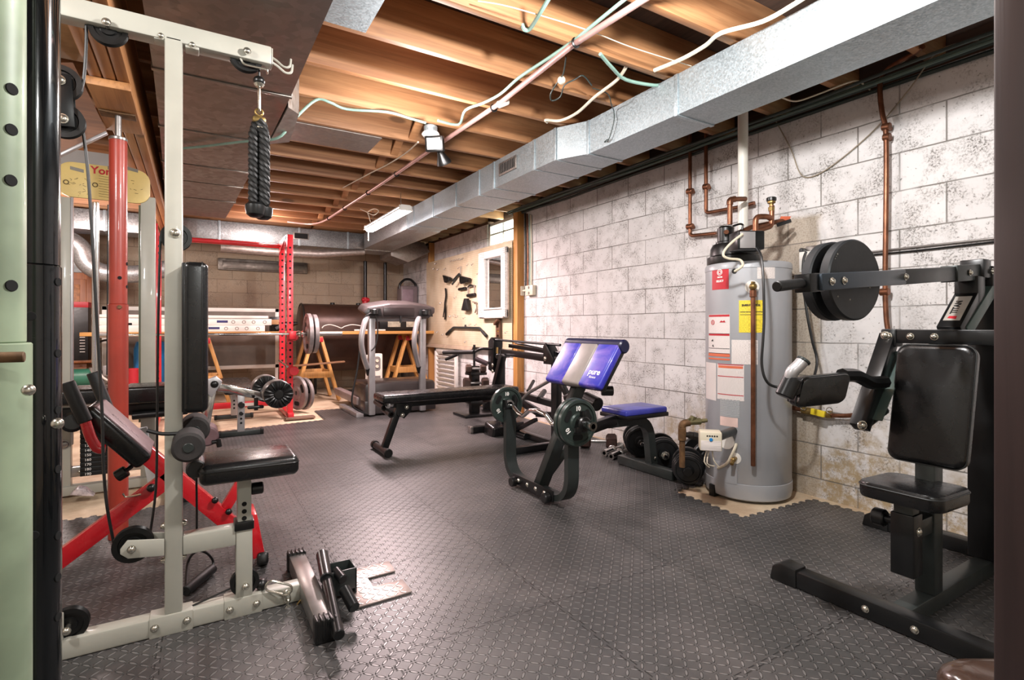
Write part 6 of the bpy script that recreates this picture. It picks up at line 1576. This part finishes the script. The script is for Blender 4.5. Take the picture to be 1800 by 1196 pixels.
for k,(y,lb) in enumerate(((.912,'black round iron plate with flaking paint on the lever machine, nearest one'),(.972,'black round iron plate with raised rim on the lever machine, farther one behind'))):
    pl=thing('weight_plate',lb,'weight plate',(1.86,y,1.03),'plates on the lever machine')
    R=.134; w=.036; c=V((1.86,y,1.163)); ax=V((-.12,-1,0)).normalized()
    P(pl,'plate_body',G().lathe([(.026,-w/2),(R*.96,-w/2),(R,-w/2+.005),(R,w/2-.005),(R*.96,w/2),(.026,w/2),(.026,-w/2)] if k==0 else [(.026,-w/2),(R*.96,-w/2),(R,-w/2+.005),(R,w/2-.005),(R*.96,w/2),(R*.83,w/2),(R*.8,.004),(R*.4,.004),(R*.35,w/2),(.026,w/2),(.026,-w/2)],c,ax,48),M('black iron paint','#202224',.42,.1,.2,10,.15,120))
    if k==0:
        g=G(); random.seed(11)
        for i in range(9):
            aa=random.uniform(0,2*pi); rr=R*random.uniform(.1,.95) if i<6 else R*.9
            if i>=6: aa=-1.2+.08*i
            _,e,f=G().frame(ax); q=c+ax*(w/2+.0003)+(e*cos(aa)+f*sin(aa))*rr
            s=random.uniform(.002,.005); g.prism([q+e*s,q+f*s*.8,q-e*s*.7,q-f*s],ax*.0004)
        P(pl,'paint_chips',g,M('bare chips','#a9a79c',.6))
# brown leather seat corner at the right edge
t=thing('leather_stool','brown shiny leather stool cut off by the bottom right corner','stool',(1.35,.12,0))
c=FZ(1622,1143,.45)
ea,eb=V((cy,-sy,0)),V((sy,cy,0)); cc=c+ea*.20-eb*.20; cc.z=.41
g=G(); prev=None
for s,h in ((.90,-.045),(.97,-.038),(1,-.015),(1,.008),(.98,.022),(.93,.034),(.84,.041)):
    ring=[g.bm.verts.new(p+Z_*h) for p in rrect(cc,ea*.2*s,eb*.2*s,.045,6)]
    if prev:
        for i in range(len(ring)): g.bm.faces.new([prev[i],prev[(i+1)%len(ring)],ring[(i+1)%len(ring)],ring[i]])
    else: g.bm.faces.new(ring[::-1])
    prev=ring
tp=g.bm.verts.new(cc+Z_*.046)
for i in range(len(prev)): g.bm.faces.new([prev[i],prev[(i+1)%len(prev)],tp])
P(t,'seat_cushion',g,brownv)
for sx in (-1,1):
    for sy2 in (-1,1): P(t,'leg',G().cyl(V((cc.x,cc.y,0))+ea*sx*.15+eb*sy2*.15,V((cc.x,cc.y,cc.z-.04))+ea*sx*.13+eb*sy2*.13,.016),blacks)
# ================================================================ CAMERA, LIGHT
cam = bpy.data.cameras.new('camera'); co = bpy.data.objects.new('camera', cam); C.objects.link(co)
co.location = (0,0,EYE); co.rotation_euler = (pi/2,0,-YAW)
cam.sensor_width = 36; cam.lens = FOC/1800*36; cam.shift_y = -(598-HOR)/1800; cam.clip_start = .02
bpy.context.scene.camera = co
def lamp(name, loc, power, col, rad=.06, kind='POINT', **k):
    l = bpy.data.lights.new(name, kind); l.energy = power; l.color = col
    if kind == 'POINT': l.shadow_soft_size = rad
    o = bpy.data.objects.new(name, l); C.objects.link(o); o.location = loc
    for a, b in k.items(): setattr(l if a in ('shape','size','size_y') else o, a, b)
    return o
lamp('ceiling_bulb_light', (1.2,1.05,2.17), 54, (1,.98,.97), .055)
lamp('near_fill_light', (.35,-.75,2.15), 34, (.98,1,.97), .12)  # added fill behind the camera, no fixture belongs to it
lamp('flood_lamp_light', (1.14,2.80,2.08), 17, (1,.93,.90), .06)
lamp('shop_light_tube_light', (1.765,5.58,2.13), 66, (1,.77,.77), kind='AREA', shape='RECTANGLE', size=.14, size_y=1.2)
lamp('left_fill_light', (-1.1,1.2,2.1), 34, (1,.98,.96), .10)  # added soft fill for the left side, not a bulb of the room
lamp('far_left_fill_light', (-1.2,6.3,1.95), 34, (1,.84,.79), .10)  # added fill for the far left corner, no lamp stands there
lamp('far_fill_light', (.75,6.9,2.15), 10, (1,.83,.78), .10)  # weak fill added at the far end, without a fixture
wd = bpy.data.worlds.new('daylight'); bpy.context.scene.world = wd; wd.use_nodes = True
bg = wd.node_tree.nodes['Background']; bg.inputs[0].default_value = (.85,.95,.8,1); bg.inputs[1].default_value = 5.0
sc = bpy.context.scene
sc.view_settings.view_transform = 'Standard'; sc.view_settings.look = 'None'; sc.view_settings.gamma = 1; sc.view_settings.exposure = 1.65
